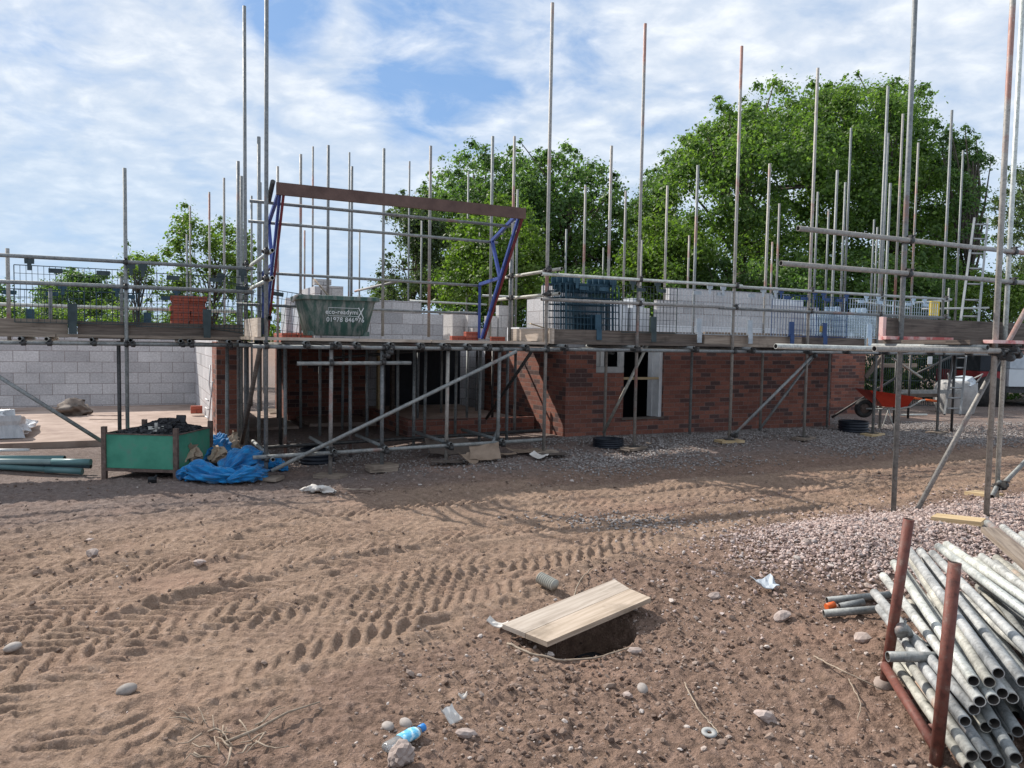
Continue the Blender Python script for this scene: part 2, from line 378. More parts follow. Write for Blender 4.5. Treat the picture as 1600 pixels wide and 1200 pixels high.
BARROW = simple('red_orange_barrow_pan', ((0.3, (0.40, 0.025, 0.012)), (0.7, (0.50, 0.045, 0.020))), 6, 0.45, bs=0.1)
RUBBER = simple('black_rubber', ((0.3, (0.016, 0.016, 0.017)), (0.7, (0.05, 0.046, 0.043))), 12, 0.8)
GREENP = simple('blue_green_plastic_pipe', ((0.3, (0.09, 0.19, 0.20)), (0.7, (0.15, 0.27, 0.275))), 4, 0.42, bs=0.05, jitter=0.3)
YELLOWP = simple('yellow_plastic', ((0.3, (0.66, 0.44, 0.02)), (0.7, (0.75, 0.55, 0.05))), 6, 0.5, bs=0)
LORRY = simple('white_vehicle_paint', ((0.3, (0.55, 0.58, 0.60)), (0.7, (0.66, 0.69, 0.71))), 2, 0.35, bs=0)
BAGM = simple('woven_bulk_bag', ((0.3, (0.27, 0.265, 0.255)), (0.7, (0.40, 0.39, 0.38))), 10, 0.8, bs=0.5, bd=0.01)
LADDER = simple('bare_aluminium', ((0.3, (0.26, 0.265, 0.265)), (0.7, (0.38, 0.385, 0.38))), 8, 0.42, 0.45, bs=0)
TWIG = simple('dry_twig', ((0.3, (0.20, 0.15, 0.11)), (0.7, (0.38, 0.31, 0.24))), 30, 0.85, bs=0.2)
BARK = simple('tree_bark', ((0.3, (0.045, 0.035, 0.026)), (0.7, (0.11, 0.09, 0.07))), 9, 0.9, bs=0.6, bd=0.03)
def net_mat():
    m, t, b = newmat('blue_debris_netting', 0.75)
    v = uvco(t)
    c = ramp(t, noise(t, objco(t), 7, 5, 0.6), ((0.3, (0.002, 0.095, 0.29)), (0.7, (0.006, 0.25, 0.58))))
    t.links.new(c, b.inputs['Base Color'])
    b.inputs['Sheen Weight'].default_value = 0.3
    tr = N(t, 'ShaderNodeBsdfTransparent'); mx = N(t, 'ShaderNodeMixShader')
    f = ramp(t, noise(t, scalev(t, v, (60, 3, 1)), 3, 2), ((0.42, 0.28), (0.55, 0.0)))
    t.links.new(f, mx.inputs[0]); t.links.new(b.outputs[0], mx.inputs[1]); t.links.new(tr.outputs[0], mx.inputs[2])
    t.links.new(mx.outputs[0], t.nodes['Material Output'].inputs[0])
    bump(t, b, noise(t, scalev(t, v, (40, 2, 1)), 3, 4), 0.5, 0.01)
    return m
NET = net_mat()
def stone_mat(name, stops, rough=0.85):
    m, t, b = newmat(name, rough)
    at = N(t, 'ShaderNodeAttribute', attribute_name='tint')
    sx = N(t, 'ShaderNodeSeparateColor'); t.links.new(at.outputs['Color'], sx.inputs[0])
    c = ramp(t, sx.outputs[0], stops)
    g = noise(t, objco(t), 70, 5, 0.7)
    c = mixc(t, 1.0, c, ramp(t, g, ((0.3, 0.75), (0.7, 1.2))), 'MULTIPLY')
    t.links.new(c, b.inputs['Base Color']); bump(t, b, g, 0.3, 0.003)
    return m
PINKST = stone_mat('pink_limestone_gravel', ((0, (0.28, 0.20, 0.175)), (0.5, (0.42, 0.32, 0.285)), (0.85, (0.54, 0.44, 0.40)), (1, (0.28, 0.255, 0.25))))
GREYST = stone_mat('grey_site_gravel', ((0, (0.175, 0.155, 0.145)), (0.5, (0.265, 0.238, 0.225)), (1, (0.38, 0.35, 0.335))))
CRUMBM = stone_mat('soil_crumbs', ((0, (0.105, 0.070, 0.055)), (0.5, (0.165, 0.115, 0.09)), (1, (0.25, 0.18, 0.145))))
SOILST = stone_mat('soil_pebbles', ((0, (0.20, 0.145, 0.115)), (0.55, (0.27, 0.20, 0.16)), (0.85, (0.38, 0.31, 0.27)), (1, (0.52, 0.46, 0.42))))
PEBBLE = simple('grey_pebble', ((0.3, (0.24, 0.21, 0.19)), (0.7, (0.40, 0.36, 0.33))), 18, 0.75, bs=0.15, jitter=0.25)
ROCK = simple('pinkish_rock', ((0.3, (0.28, 0.22, 0.195)), (0.7, (0.42, 0.35, 0.315))), 14, 0.85, bs=0.4, bd=0.006, jitter=0.2)
def leaf_mat(name, stops, trans=0.45):
    m, t, b = newmat(name, 0.5, 0, 0.35)
    at = N(t, 'ShaderNodeAttribute', attribute_name='tint')
    sx = N(t, 'ShaderNodeSeparateColor'); t.links.new(at.outputs['Color'], sx.inputs[0])
    c = ramp(t, sx.outputs[0], stops)
    t.links.new(c, b.inputs['Base Color'])
    tl = N(t, 'ShaderNodeBsdfTranslucent'); t.links.new(mixc(t, 1.0, c, (1.25, 1.45, 0.6), 'MULTIPLY'), tl.inputs[0])
    mx = N(t, 'ShaderNodeMixShader'); mx.inputs[0].default_value = trans
    t.links.new(b.outputs[0], mx.inputs[1]); t.links.new(tl.outputs[0], mx.inputs[2])
    t.links.new(mx.outputs[0], t.nodes['Material Output'].inputs[0])
    return m
LEAF_OAK = leaf_mat('fresh_green_leaves', ((0, (0.048, 0.094, 0.026)), (0.5, (0.108, 0.178, 0.046)), (1, (0.20, 0.28, 0.072))), 0.52)
LEAF_DK = leaf_mat('dark_green_leaves', ((0, (0.040, 0.084, 0.032)), (0.5, (0.095, 0.165, 0.054)), (1, (0.18, 0.26, 0.08))), 0.48)
LEAF_YG = leaf_mat('yellow_green_leaves', ((0, (0.062, 0.115, 0.022)), (0.5, (0.118, 0.185, 0.036)), (1, (0.18, 0.25, 0.055))), 0.5)
LEAF_GY = leaf_mat('grey_green_leaves', ((0, (0.045, 0.075, 0.035)), (0.5, (0.075, 0.11, 0.048)), (1, (0.12, 0.16, 0.07))))
def ground_mat():
    m, t, b = newmat('site_soil', 0.95, 0, 0.15)
    at = N(t, 'ShaderNodeAttribute', attribute_name='tint')
    sx = N(t, 'ShaderNodeSeparateColor'); t.links.new(at.outputs['Color'], sx.inputs[0])
    o = objco(t)
    n_a = noise(t, o, 1.9, 8, 0.66); n_b = noise(t, o, 14, 6, 0.68); n_c = noise(t, o, 90, 4, 0.7)
    sand = ramp(t, n_b, ((0.3, (0.215, 0.150, 0.108)), (0.55, (0.322, 0.224, 0.164)), (0.75, (0.42, 0.308, 0.242))))
    soil = ramp(t, n_b, ((0.3, (0.135, 0.090, 0.066)), (0.55, (0.238, 0.159, 0.121)), (0.75, (0.34, 0.238, 0.19))))
    grey = ramp(t, n_b, ((0.3, (0.15, 0.114, 0.100)), (0.55, (0.22, 0.174, 0.156)), (0.75, (0.305, 0.25, 0.23))))
    orange = (0.36, 0.225, 0.165)
    f1 = math_(t, 'ADD', sx.outputs[0], math_(t, 'MULTIPLY', math_(t, 'SUBTRACT', n_a, 0.53), 2.6), True)
    c = mixc(t, f1, soil, sand)
    c = mixc(t, math_(t, 'ADD', sx.outputs[1], math_(t, 'MULTIPLY', math_(t, 'SUBTRACT', n_a, 0.5), math_(t, 'MULTIPLY', sx.outputs[1], 1.6)), True), c, grey)
    c = mixc(t, math_(t, 'MULTIPLY', ramp(t, noise(t, o, 0.7, 5, 0.6), ((0.54, 0.0), (0.70, 0.45))), 1.0), c, orange)
    c = mixc(t, ramp(t, n_c, ((0.62, 0.0), (0.72, 0.6))), c, (0.42, 0.36, 0.32))
    c = mixc(t, 1.0, c, ramp(t, n_c, ((0.3, 0.74), (0.7, 1.2))), 'MULTIPLY')
    t.links.new(c, b.inputs['Base Color'])
    h = math_(t, 'ADD', math_(t, 'MULTIPLY', n_c, 0.35), math_(t, 'ADD', n_b, math_(t, 'MULTIPLY', noise(t, o, 38, 5, 0.65), 0.6)))
    bump(t, b, h, 1.0, 0.030)
    return m
SOIL = ground_mat()
# ------------------------------------------------------------------ ground: one sheet, finer towards the camera
random.seed(5); rng = np.random.default_rng(7)
_tab = rng.random((256, 256))
def vnoise(x, y, s, ox=0.0):
    x = x * s + ox; y = y * s + ox * 1.7; xi = np.floor(x).astype(int); yi = np.floor(y).astype(int)
    fx = x - xi; fy = y - yi; fx = fx * fx * (3 - 2 * fx); fy = fy * fy * (3 - 2 * fy)
    g = lambda i, j: _tab[i & 255, j & 255]
    return (g(xi, yi) * (1 - fx) + g(xi + 1, yi) * fx) * (1 - fy) + (g(xi, yi + 1) * (1 - fx) + g(xi + 1, yi + 1) * fx) * fy - 0.5
ys = np.concatenate([np.linspace(-6, 1.0, 12)[:-1], np.geomspace(1.0 + 1.2, 17 + 1.2, 900) - 1.2, np.geomspace(17.1, 900, 90)])
ts = np.linspace(-1, 1, 1100); ts = np.sign(ts) * (np.abs(ts) * 0.80 + 0.2 * np.abs(ts) ** 5)
half = np.where(ys < 1, 3.0, 0.72 * ys + 2.3) * np.where(ys > 18, 1 + (ys - 18) / 60, 1) * 1.25
X = ts[None, :] * half[:, None]; Y = np.repeat(ys[:, None], len(ts), 1)
Z = gz(X, Y)
AA = X * AU.x + Y * AU.y; BB = X * AV.x + Y * AV.y
near = (1 - ss(Y, 16, 22)) * ss(Y, -2, 1)
bld = 1 - ss(BB, 10.0, 10.8)
mound = np.clip(Z / 0.2, 0, 1) * (1 - ss(BB, 5.6, 6.4))
Z = Z + near * (0.045 * vnoise(X, Y, 0.8) + 0.020 * vnoise(X, Y, 2.6, 11) * (0.4 + 0.6 * bld))
fine = 0.012 * vnoise(X, Y, 7, 3) + 0.016 * (0.25 - np.abs(vnoise(X, Y, 13, 15))) + 0.016 * vnoise(X, Y, 21, 5)
fine2 = 0.014 * (0.25 - np.abs(vnoise(X, Y, 27, 33))) + 0.013 * vnoise(X, Y, 45, 9)
cl = np.clip(vnoise(X, Y, 9, 21) * 2.2, 0, 1) ** 1.5 * (0.3 + 0.7 * (vnoise(X, Y, 1.1, 2) > 0.02))
# tyre tracks pressed into the sand: (pixels on the path, width, depth, pitch)
TR = [([(-160, 1215), (40, 1105), (220, 1030), (420, 965), (640, 915), (820, 880), (980, 848), (1110, 818)], 0.50, 0.036, 0.17),
      ([(-140, 925), (60, 880), (250, 845), (430, 812), (600, 790), (760, 778), (930, 768), (1090, 758), (1330, 737), (1600, 706)], 0.46, 0.034, 0.18),
      ([(-140, 1040), (60, 975), (230, 925), (420, 880), (600, 850), (740, 832), (900, 820)], 0.48, 0.032, 0.17),
      ([(230, 985), (420, 925), (560, 893), (700, 868), (860, 846), (1000, 824), (1120, 806), (1300, 780), (1560, 742)], 0.50, 0.038, 0.19),
      ([(-140, 1330), (20, 1195), (160, 1120), (300, 1065), (440, 1020), (560, 985), (650, 965)], 0.48, 0.030, 0.17),
      ([(-120, 855), (100, 832), (280, 812), (470, 790), (620, 776), (800, 764)], 0.44, 0.024, 0.2),
      ([(420, 838), (600, 815), (800, 793), (960, 779), (1140, 766), (1330, 752)], 0.44, 0.022, 0.18),
      ([(-160, 965), (20, 925), (200, 888), (380, 858), (560, 832), (700, 815)], 0.46, 0.028, 0.16),
      ([(-160, 1270), (-20, 1160), (130, 1090), (270, 1045), (420, 1000), (560, 960), (690, 930), (800, 905)], 0.46, 0.026, 0.16),
      ([(560, 905), (700, 880), (850, 855), (1000, 832), (1160, 806), (1380, 775), (1600, 745)], 0.46, 0.030, 0.17),
      ([(-150, 1400), (-40, 1270), (60, 1200), (170, 1150)], 0.44, 0.024, 0.16),
      ([(-150, 1100), (30, 1040), (200, 985), (380, 940), (520, 905)], 0.5, 0.03, 0.18)]
sand = np.zeros_like(X); pressed = np.zeros_like(X); lug = np.zeros_like(X)
for ti, (pl, wd, dep, pit) in enumerate(TR):
    q = [G(*p) for p in pl]; q = np.array([(p.x, p.y) for p in q])
    tt = np.linspace(0, len(q) - 1, 90); i0 = np.clip(np.floor(tt).astype(int), 0, len(q) - 2); fr = tt - i0
    g = lambda k: q[np.clip(k, 0, len(q) - 1)]
    p0, p1, p2, p3 = g(i0 - 1), g(i0), g(i0 + 1), g(i0 + 2); fr = fr[:, None]
    c = 0.5 * (2 * p1 + (p2 - p0) * fr + (2 * p0 - 5 * p1 + 4 * p2 - p3) * fr ** 2 + (3 * p1 - p0 - 3 * p2 + p3) * fr ** 3)
    seg = np.hypot(*np.diff(c, axis=0).T); cum = np.concatenate([[0], np.cumsum(seg)])
    lo, hi = c.min(0) - 0.8, c.max(0) + 0.8
    idx = np.nonzero((X > lo[0]) & (X < hi[0]) & (Y > lo[1]) & (Y < hi[1]))
    x, y = X[idx], Y[idx]; best = np.full(len(x), 9.0); sa = np.zeros(len(x)); tc_ = np.zeros(len(x))
    for k in range(len(c) - 1):
        d = (c[k + 1] - c[k]) / seg[k]; rx = x - c[k, 0]; ry = y - c[k, 1]
        s = np.clip(rx * d[0] + ry * d[1], 0, seg[k]); dist = np.hypot(rx - s * d[0], ry - s * d[1])
        m = dist < best; best[m] = dist[m]; sa[m] = cum[k] + s[m]; tc_[m] = (-rx * d[1] + ry * d[0])[m]
    wob = vnoise(x, y, 3.5, ti * 7)
    inside = 1 - ss(best, wd / 2 - 0.05, wd / 2 + 0.03)
    side = (tc_ > 0); pit = pit * 0.68; dep = dep * 0.80
    ph = (sa + np.abs(tc_) * 0.95 + np.where(side, pit / 2, 0) + wob * 0.06 + 0.03 * vnoise(x, y, 11.0, ti)) / pit; ph = ph - np.floor(ph)
    bar = ss(ph, 0.0, 0.12) * (1 - ss(ph, 0.44, 0.56)); bar = bar * ss(np.abs(tc_), 0.0, 0.03)
    wear = np.clip(0.80 + 1.4 * vnoise(x, y, 1.5, 40 + ti * 3) + 1.0 * vnoise(x, y, 5.5, 60 + ti), 0.06, 1.15)
    prof = inside * (bar - 0.55) * dep * wear * 1.0
    rim = np.exp(-((best - wd / 2 - 0.05) / 0.05) ** 2) * 0.016 * (1 + 1.5 * wob)
    old = lug[idx]; lug[idx] = np.where(inside > 0.02, old * (1 - 0.65 * inside) + prof, old) + rim
    sand[idx] = np.maximum(sand[idx], 1 - ss(best, wd / 2, wd / 2 + 0.35)); pressed[idx] = np.maximum(pressed[idx], inside)
left = 1 - ss(X / np.maximum(Y, 1), 0.05, 0.22)
sand = np.clip(sand * 0.9 + 0.26 * left * ss(Y, 2.7, 4.0) * (1 - ss(BB, 8.2, 9.0)), 0, 1)
Z = Z + near * bld * (lug + fine * (1 - 0.55 * pressed) + 1.25 * fine2 * (1 - 0.6 * pressed) + 0.016 * np.clip(vnoise(X, Y, 5, 71) * 3, 0, 1) * vnoise(X, Y, 16, 91) * 2 * (1 - 0.4 * pressed) + 0.026 * cl * (1 - np.clip(pressed * 1.3, 0, 1)) * (1 - ss(Y, 4, 8)))
# inside the building footprint and under the slab: keep the sheet low and flat
greyd = np.maximum(ss(BB, 8.0, 9.2), 0.75 * ss(BB, 6.9, 8.6) * (1 - ss(AA, 1.0, 3.0)))
greyd = np.maximum(greyd, 0.8 * mound) * (1 - ss(Y, 25, 60))
col = np.stack([sand, greyd, np.zeros_like(sand)], -1).reshape(-1, 3)
nr, ncl = X.shape
gi = np.arange(nr * ncl).reshape(nr, ncl)
Fq = np.stack([gi[:-1, :-1], gi[:-1, 1:], gi[1:, 1:], gi[1:, :-1]], -1).reshape(-1, 4)
ground = np_mesh('ground', np.stack([X, Y, Z], -1).reshape(-1, 3), Fq, SOIL, None, col, True)
tag(ground, 'churned reddish brown site soil with tyre tracks', 'ground', None, 'structure')
def ground_z(x, y):
    """height of the finished sheet (bilinear)"""
    i = int(np.clip(np.searchsorted(ys, y) - 1, 0, nr - 2)); best = None
    j = int(np.clip(np.searchsorted(ts, x / half[i]) - 1, 0, ncl - 2))
    return float(max(Z[i, j], Z[i + 1, j], Z[i, j + 1], Z[i + 1, j + 1]))
def sand_at(x, y):
    i = np.clip(np.searchsorted(ys, y), 0, nr - 1); j = np.clip(np.searchsorted(ts, x / half[i]), 0, ncl - 1); return pressed[i, j]
def S(px, py, dz=0.0):
    p = G(px, py); return Vector((p.x, p.y, ground_z(p.x, p.y) + dz))

# ------------------------------------------------------------------ loose stones that nobody could count
_ph = (1 + 5 ** 0.5) / 2
ICO = np.array([(-1, _ph, 0), (1, _ph, 0), (-1, -_ph, 0), (1, -_ph, 0), (0, -1, _ph), (0, 1, _ph), (0, -1, -_ph), (0, 1, -_ph), (_ph, 0, -1), (_ph, 0, 1), (-_ph, 0, -1), (-_ph, 0, 1)]) / math.hypot(1, _ph)
ICF = np.array([(0, 11, 5), (0, 5, 1), (0, 1, 7), (0, 7, 10), (0, 10, 11), (1, 5, 9), (5, 11, 4), (11, 10, 2), (10, 7, 6), (7, 1, 8), (3, 9, 4), (3, 4, 2), (3, 2, 6), (3, 6, 8), (3, 8, 9), (4, 9, 5), (2, 4, 11), (6, 2, 10), (8, 6, 7), (9, 8, 1)])
def scatter(name, xy, size, mat, label, cat, flat=0.6, sink=0.25, jag=0.28):
    n = len(xy); xy = np.asarray(xy)
    v = ICO[None] * (1 + rng.uniform(-jag, jag, (n, 12, 1)))
    sc3 = np.stack([rng.uniform(0.8, 1.35, n), rng.uniform(0.65, 1.0, n), rng.uniform(flat * 0.7, flat * 1.2, n)], -1) * size[:, None]
    v = v * sc3[:, None]
    th = rng.uniform(0, 6.283, n); tl = rng.uniform(-0.5, 0.5, n)
    c, s_ = np.cos(th)[:, None], np.sin(th)[:, None]; ct, st = np.cos(tl)[:, None], np.sin(tl)[:, None]
    x, z = v[..., 0] * ct + v[..., 2] * st, -v[..., 0] * st + v[..., 2] * ct
    xx, yy = x * c - v[..., 1] * s_, x * s_ + v[..., 1] * c
    gzv = np.array([ground_z(a, b) for a, b in xy])
    base = np.stack([xy[:, 0], xy[:, 1], gzv + sc3[:, 2] * (1 - 2 * sink) * 0.7], -1)
    V = np.stack([xx, yy, z], -1) + base[:, None]
    Fa = (ICF[None] + (np.arange(n) * 12)[:, None, None]).reshape(-1, 3)
    col = np.repeat(rng.random((n, 1, 1)), 12, 1).repeat(3, 2).reshape(-1, 3)
    o = np_mesh(name, V.reshape(-1, 3), Fa, mat, None, col)
    tag(o, label, cat, None, 'stuff'); return o
def cloud(n, accept, x0, x1, y0, y1):
    out = np.zeros((0, 2))
    while len(out) < n:
        p = np.stack([rng.uniform(x0, x1, n * 2), rng.uniform(y0, y1, n * 2)], -1)
        out = np.concatenate([out, p[rng.random(len(p)) < accept(p[:, 0], p[:, 1])]])
    return out[:n]
def mound_w(x, y):
    p0 = np.array([2.55, 6.0]); p1 = np.array([6.4, 7.8]); d = p1 - p0; L = np.hypot(*d); d = d / L
    s = np.clip((x - p0[0]) * d[0] + (y - p0[1]) * d[1], 0, L); di = np.hypot(x - p0[0] - s * d[0], y - p0[1] - s * d[1])
    return np.exp(-(di / (0.62 + 0.2 * ss(x, 2.2, 3.2))) ** 3.2) * 0.97 + 0.07 * np.exp(-(di / 1.15) ** 2)
xy = cloud(34000, mound_w, 0.6, 7.5, 4.0, 9.5)
scatter('gravel', xy, rng.uniform(0.006, 0.014, 34000) * rng.choice([0.7, 0.85, 1, 1, 1.5], 34000), PINKST, 'low heap of pinkish crushed stone spilling behind the stacked tubes', 'gravel', 0.8, 0.15, 0.42)
def grey_w(x, y):
    a = x * AU.x + y * AU.y; b = x * AV.x + y * AV.y
    return ss(a, 4.4, 6.0) * ss(b, 7.9, 8.9) * (1 - ss(b, 10.7, 10.75) * (a < 12.3)) * (1 - ss(a, 14, 19)) * np.clip(0.55 + 1.5 * vnoise(x, y, 0.9, 31), 0.05, 1)
xy = cloud(20000, grey_w, 0.3, 14, 8.5, 17)
scatter('gravel', xy, rng.uniform(0.009, 0.019, 20000), GREYST, 'grey gravel strip along the foot of the brick house wall', 'gravel', 0.7, 0.1)
def grey2_w(x, y):
    g1 = np.exp(-(((x - 1.15) / 0.55) ** 2 + ((y - 7.25) / 0.30) ** 2))
    g2 = np.exp(-(((x + 2.6) / 1.0) ** 2 + ((y - 10.9) / 0.5) ** 2)); g3 = 0.5 * np.exp(-(((x + 0.6) / 1.0) ** 2 + ((y - 9.9) / 0.35) ** 2))
    return np.maximum(np.maximum(g1, g2), g3)
xy = cloud(2600, grey2_w, -4.5, 2.5, 6.5, 11.8)
scatter('gravel', xy, rng.uniform(0.008, 0.017, 2600), GREYST, 'thin patches of pale gravel trodden into the site track', 'gravel', 0.7, 0.2)
def peb_w(x, y):
    pr = np.clip(0.45 + 1.6 * vnoise(x, y, 0.8, 77), 0.04, 1)
    rgt = 0.35 + 0.65 * ss(x / y, -0.35, 0.0)
    return pr * rgt * (1 - 0.75 * sand_at(x, y)) * (1 - ss(y, 5, 10) * 0.55) * (1 - ss(x * AV.x + y * AV.y, 10.0, 10.4))
xy = cloud(18000, peb_w, -8, 7.5, 1.6, 11.5)
scatter('soil_crumbs', cloud(8000, lambda x, y: np.clip(0.5 + 2.2 * vnoise(x, y, 1.2, 88), 0.03, 1) * (1 - 0.75 * ss(y, 4.2, 8)) * (0.45 + 0.55 * ss(x / y, -0.4, 0.0)) * (1 - 0.93 * sand_at(x, y)), -6, 5, 1.6, 9), 0.004 + 0.014 * rng.random(8000) ** 3, CRUMBM, 'dark crumbs and clods of soil over the nearest ground', 'soil crumbs', 0.75, 0.3, 0.4)
sz = 0.0034 + 0.008 * rng.random(18000) ** 3 + 0.018 * rng.random(18000) ** 22
scatter('pebbles', xy, sz, SOILST, 'small pebbles and crumbs of soil strewn over the bare ground', 'pebbles', 0.7, 0.3)
# ------------------------------------------------------------------ the half-built houses
def part(name, mat, parent, *boxes):
    m = MB()
    for bx in boxes: m.abox(*bx)
    return m.build(name, mat, parent)
house = thing('half_built_house', P(6.24, 10.8, 0.15), 'half built red brick house shell with one window and door opening behind the long scaffold', 'house')
ZT = 1.6
part('brick_wall', BRICK, house, (6.24, 6.81, 10.80, 10.90, 0, ZT), (6.81, 7.36, 10.80, 10.90, 0, 1.2), (7.36, 8.19, 10.80, 10.90, 0, 0.405), (8.19, 12.25, 10.80, 10.90, 0, ZT))
part('brick_wall', BRICK, house, (6.24, 6.34, 10.903, 14.05, 0, ZT))
part('brick_wall', BRICK, house, (12.153, 12.25, 10.903, 12.697, 0, ZT), (12.153, 15.5, 12.70, 12.80, 0, ZT))
part('inner_block_wall', BLOCK, house, (6.45, 6.81, 11.05, 11.15, 0, ZT), (6.81, 7.36, 11.05, 11.15, 0, 1.15), (7.36, 8.21, 11.05, 11.15, 0, 0.40), (8.21, 12.1, 11.05, 11.15, 0, ZT))
part('inner_block_wall', BLOCK, house, (6.45, 6.55, 11.153, 16.0, 0, ZT), (12.05, 12.152, 11.153, 16.0, 0, ZT), (6.553, 12.05, 15.9, 16.0, 0, ZT))
part('shade_sheet', DARKSHEET, house, (6.7, 9.6, 12.3, 12.33, 0.1, ZT))  # black sheet added behind the openings to stand for the unlit room
fr = part('opening_frame', WHITE, house, (8.125, 8.188, 10.84, 11.14, 0.43, ZT))
part('frame_edge', WHITE, fr, (8.105, 8.122, 11.02, 11.15, 0.43, ZT))
part('window_frame', FRAMEG, house, (6.815, 7.40, 10.86, 10.93, 1.203, 1.30), (7.31, 7.40, 10.862, 10.932, 1.303, ZT), (6.99, 7.06, 10.95, 11.0, 1.303, ZT), (6.84, 7.0, 10.98, 10.99, 1.303, ZT))
part('cross_bar', WOODY, house, (7.36, 8.123, 10.85, 10.90, 1.085, 1.125))
part('sill_board', WOODD, house, (7.33, 8.20, 10.77, 10.95, 0.408, 0.435))
# lower courses of lighter engineering brick stand 3 mm proud of nothing: the upper block leaf and its insulation
ub = part('upper_block_wall', BLOCK, house, (8.45, 10.85, 11.05, 11.15, 1.575, 2.70), (10.85, 12.1, 11.05, 11.15, 1.575, 2.475), (8.2, 8.45, 11.05, 11.15, 1.575, 2.475))
part('insulation', FOAM, house, (8.05, 10.9, 10.94, 11.02, 1.61, 2.03), (10.9, 12.0, 10.94, 11.02, 1.61, 1.95))
part('upper_block_wall', BLOCK, house, (6.45, 6.55, 11.67, 12.65, 1.61, 2.475), (6.553, 7.15, 11.67, 11.77, 1.61, 2.7), (6.45, 6.55, 11.67, 12.1, 2.475, 2.7), (6.7, 6.9, 11.67, 11.77, 2.7, 2.80))
# recess between the two shells
part('brick_wall', BRICK, house, (2.55, 4.07, 14.95, 15.05, 0, ZT), (2.55, 2.65, 15.053, 16.4, 0, ZT))
part('low_brick_wall', BRICK, house, (3.9, 6.2, 11.80, 11.90, 0, 0.40), (3.9, 4.0, 11.903, 14.1, 0, 0.40))
part('floor_slab', SLAB, house, (4.003, 6.2, 11.903, 15.38, 0.0, 0.33), (2.7, 3.897, 13.6, 14.94, 0.0, 0.2))
part('floor_slab', SLAB, house, (1.45, 2.46, 13.3, 16.3, 0.0, 0.19))
part('door_post', WOODY, house, (4.075, 4.14, 14.12, 14.24, 0.1, ZT))
part('door_post', WOODD, house, (4.34, 4.40, 14.12, 14.24, 0.1, ZT))
part('rear_block_wall', BLOCK, house, (2.6, 6.44, 15.40, 15.50, 0, 1.8), (2.6, 5.35, 15.40, 15.50, 1.8, 2.475), (4.03, 4.4, 15.40, 15.50, 2.475, 2.55), (4.4, 5.3, 15.40, 15.50, 2.475, 2.5), (5.35, 6.44, 15.40, 15.50, 1.8, 2.25))
part('shade_sheet', DARKSHEET, house, (4.42, 6.22, 15.30, 15.33, 0.34, 1.575))  # black sheet added before the rear blocks as deep shade of the recess
part('upper_block_wall', BLOCK, house, (2.77, 2.87, 13.55, 16.6, 1.6, 2.475), (2.77, 2.87, 13.55, 15.0, 2.475, 2.60))
part('insulation', WRAP, house, (2.70, 2.76, 13.75, 16.6, 1.72, 2.32))
part('course_of_bricks', REDPK, house, (2.55, 2.66, 13.4, 16.6, 1.605, 1.79))
part('upper_block_wall', BLOCKP, house, (2.9, 3.28, 13.6, 13.70, 2.3, 2.62), (2.9, 3.3, 13.6, 13.7, 1.6, 2.297))

garage = thing('half_built_garage', P(1.06, 12.3, 0.13), 'pale block walled shell with bare concrete floor left of the loading bay', 'garage')
part('concrete_floor', SLAB, garage, (-11, 1.125, 12.28, 18.19, -0.05, 0.205))
part('rear_wall', BLOCK, garage, (-11, 1.13, 18.20, 18.30, 0, 1.66))
part('side_wall', BLOCK, garage, (1.13, 1.23, 13.1, 18.197, 0, 1.66))
part('wall_tie_strip', WHITE, garage, (1.10, 1.127, 13.12, 13.3, 0.25, 1.6))
part('brick_pier', BRICK, garage, (1.06, 1.40, 12.30, 12.40, -0.02, 1.62), (1.06, 1.16, 12.403, 13.08, -0.02, 1.62))
m = MB()
m.path([P(1.02, 12.9, 1.25), P(1.0, 12.86, 0.95), P(1.03, 12.8, 0.75)], 0.012)
for k in range(3): m.tube(P(0.98, 12.80 - 0.03 * k, 0.42 + 0.14 * k), P(0.95, 12.98 - 0.03 * k, 0.44 + 0.14 * k), 0.01, 6)
m.tube(P(0.97, 12.8, 0.25), P(1.04, 12.75, 1.0), 0.012, 6)
m.build('hanging_cable', WHITE, garage)

# ------------------------------------------------------------------ packs of blocks, bricks and boards standing on the platforms
DZ = 1.705
def pack(name, a0, a1, b0, b1, z0, z1, mat, label, cat, group=None, wrap=None, top=()):
    o = part(name, mat, None, (a0, a1, b0, b1, z0, z1), *top); tag(o, label, cat, group)
    if wrap: part('wrapping', WRAP, o, (a0 - .008, a1 + .008, b0 - .008, b1 + .008, z0 + wrap[0], z0 + wrap[1]))
    return o
pack('block_pack', 7.12, 7.75, 11.3, 11.75, DZ, 2.43, WRAP, 'white wrapped block pack beside the stack of dark blue brick guards', 'block pack', 'packs of blocks on the scaffold')
pack('block_pack', 7.80, 8.18, 11.25, 11.7, DZ, 2.33, WRAP, 'lower wrapped block pack between the white pack and the new block wall', 'block pack', 'packs of blocks on the scaffold', top=((7.86, 8.1, 11.3, 11.6, 2.33, 2.5),))
pack('block_pack', 10.9, 12.0, 11.35, 11.9, DZ, 2.62, WRAP, 'bluish wrapped block pack behind the navy brick guards', 'block pack', 'packs of blocks on the scaffold')
pack('insulation_pile', 5.55, 6.35, 11.15, 11.6, DZ + 0.0, 1.93, FOAM, 'small pile of white insulation boards behind the pale toe board', 'insulation')
o = MB().beam(P(6.35, 10.4, 1.74), P(6.62, 10.35, 2.02), 0.1, 0.012).build('offcut', WOODL, None); tag(o, 'curled pale wooden offcut sticking up beside the dark blue guards', 'offcut')
o = MB().beam(P(5.62, 10.9, 1.99), P(5.95, 10.85, 1.90), 0.07, 0.012).build('offcut', WOODY, None); tag(o, 'yellow wooden offcut lying over the white insulation boards', 'offcut')
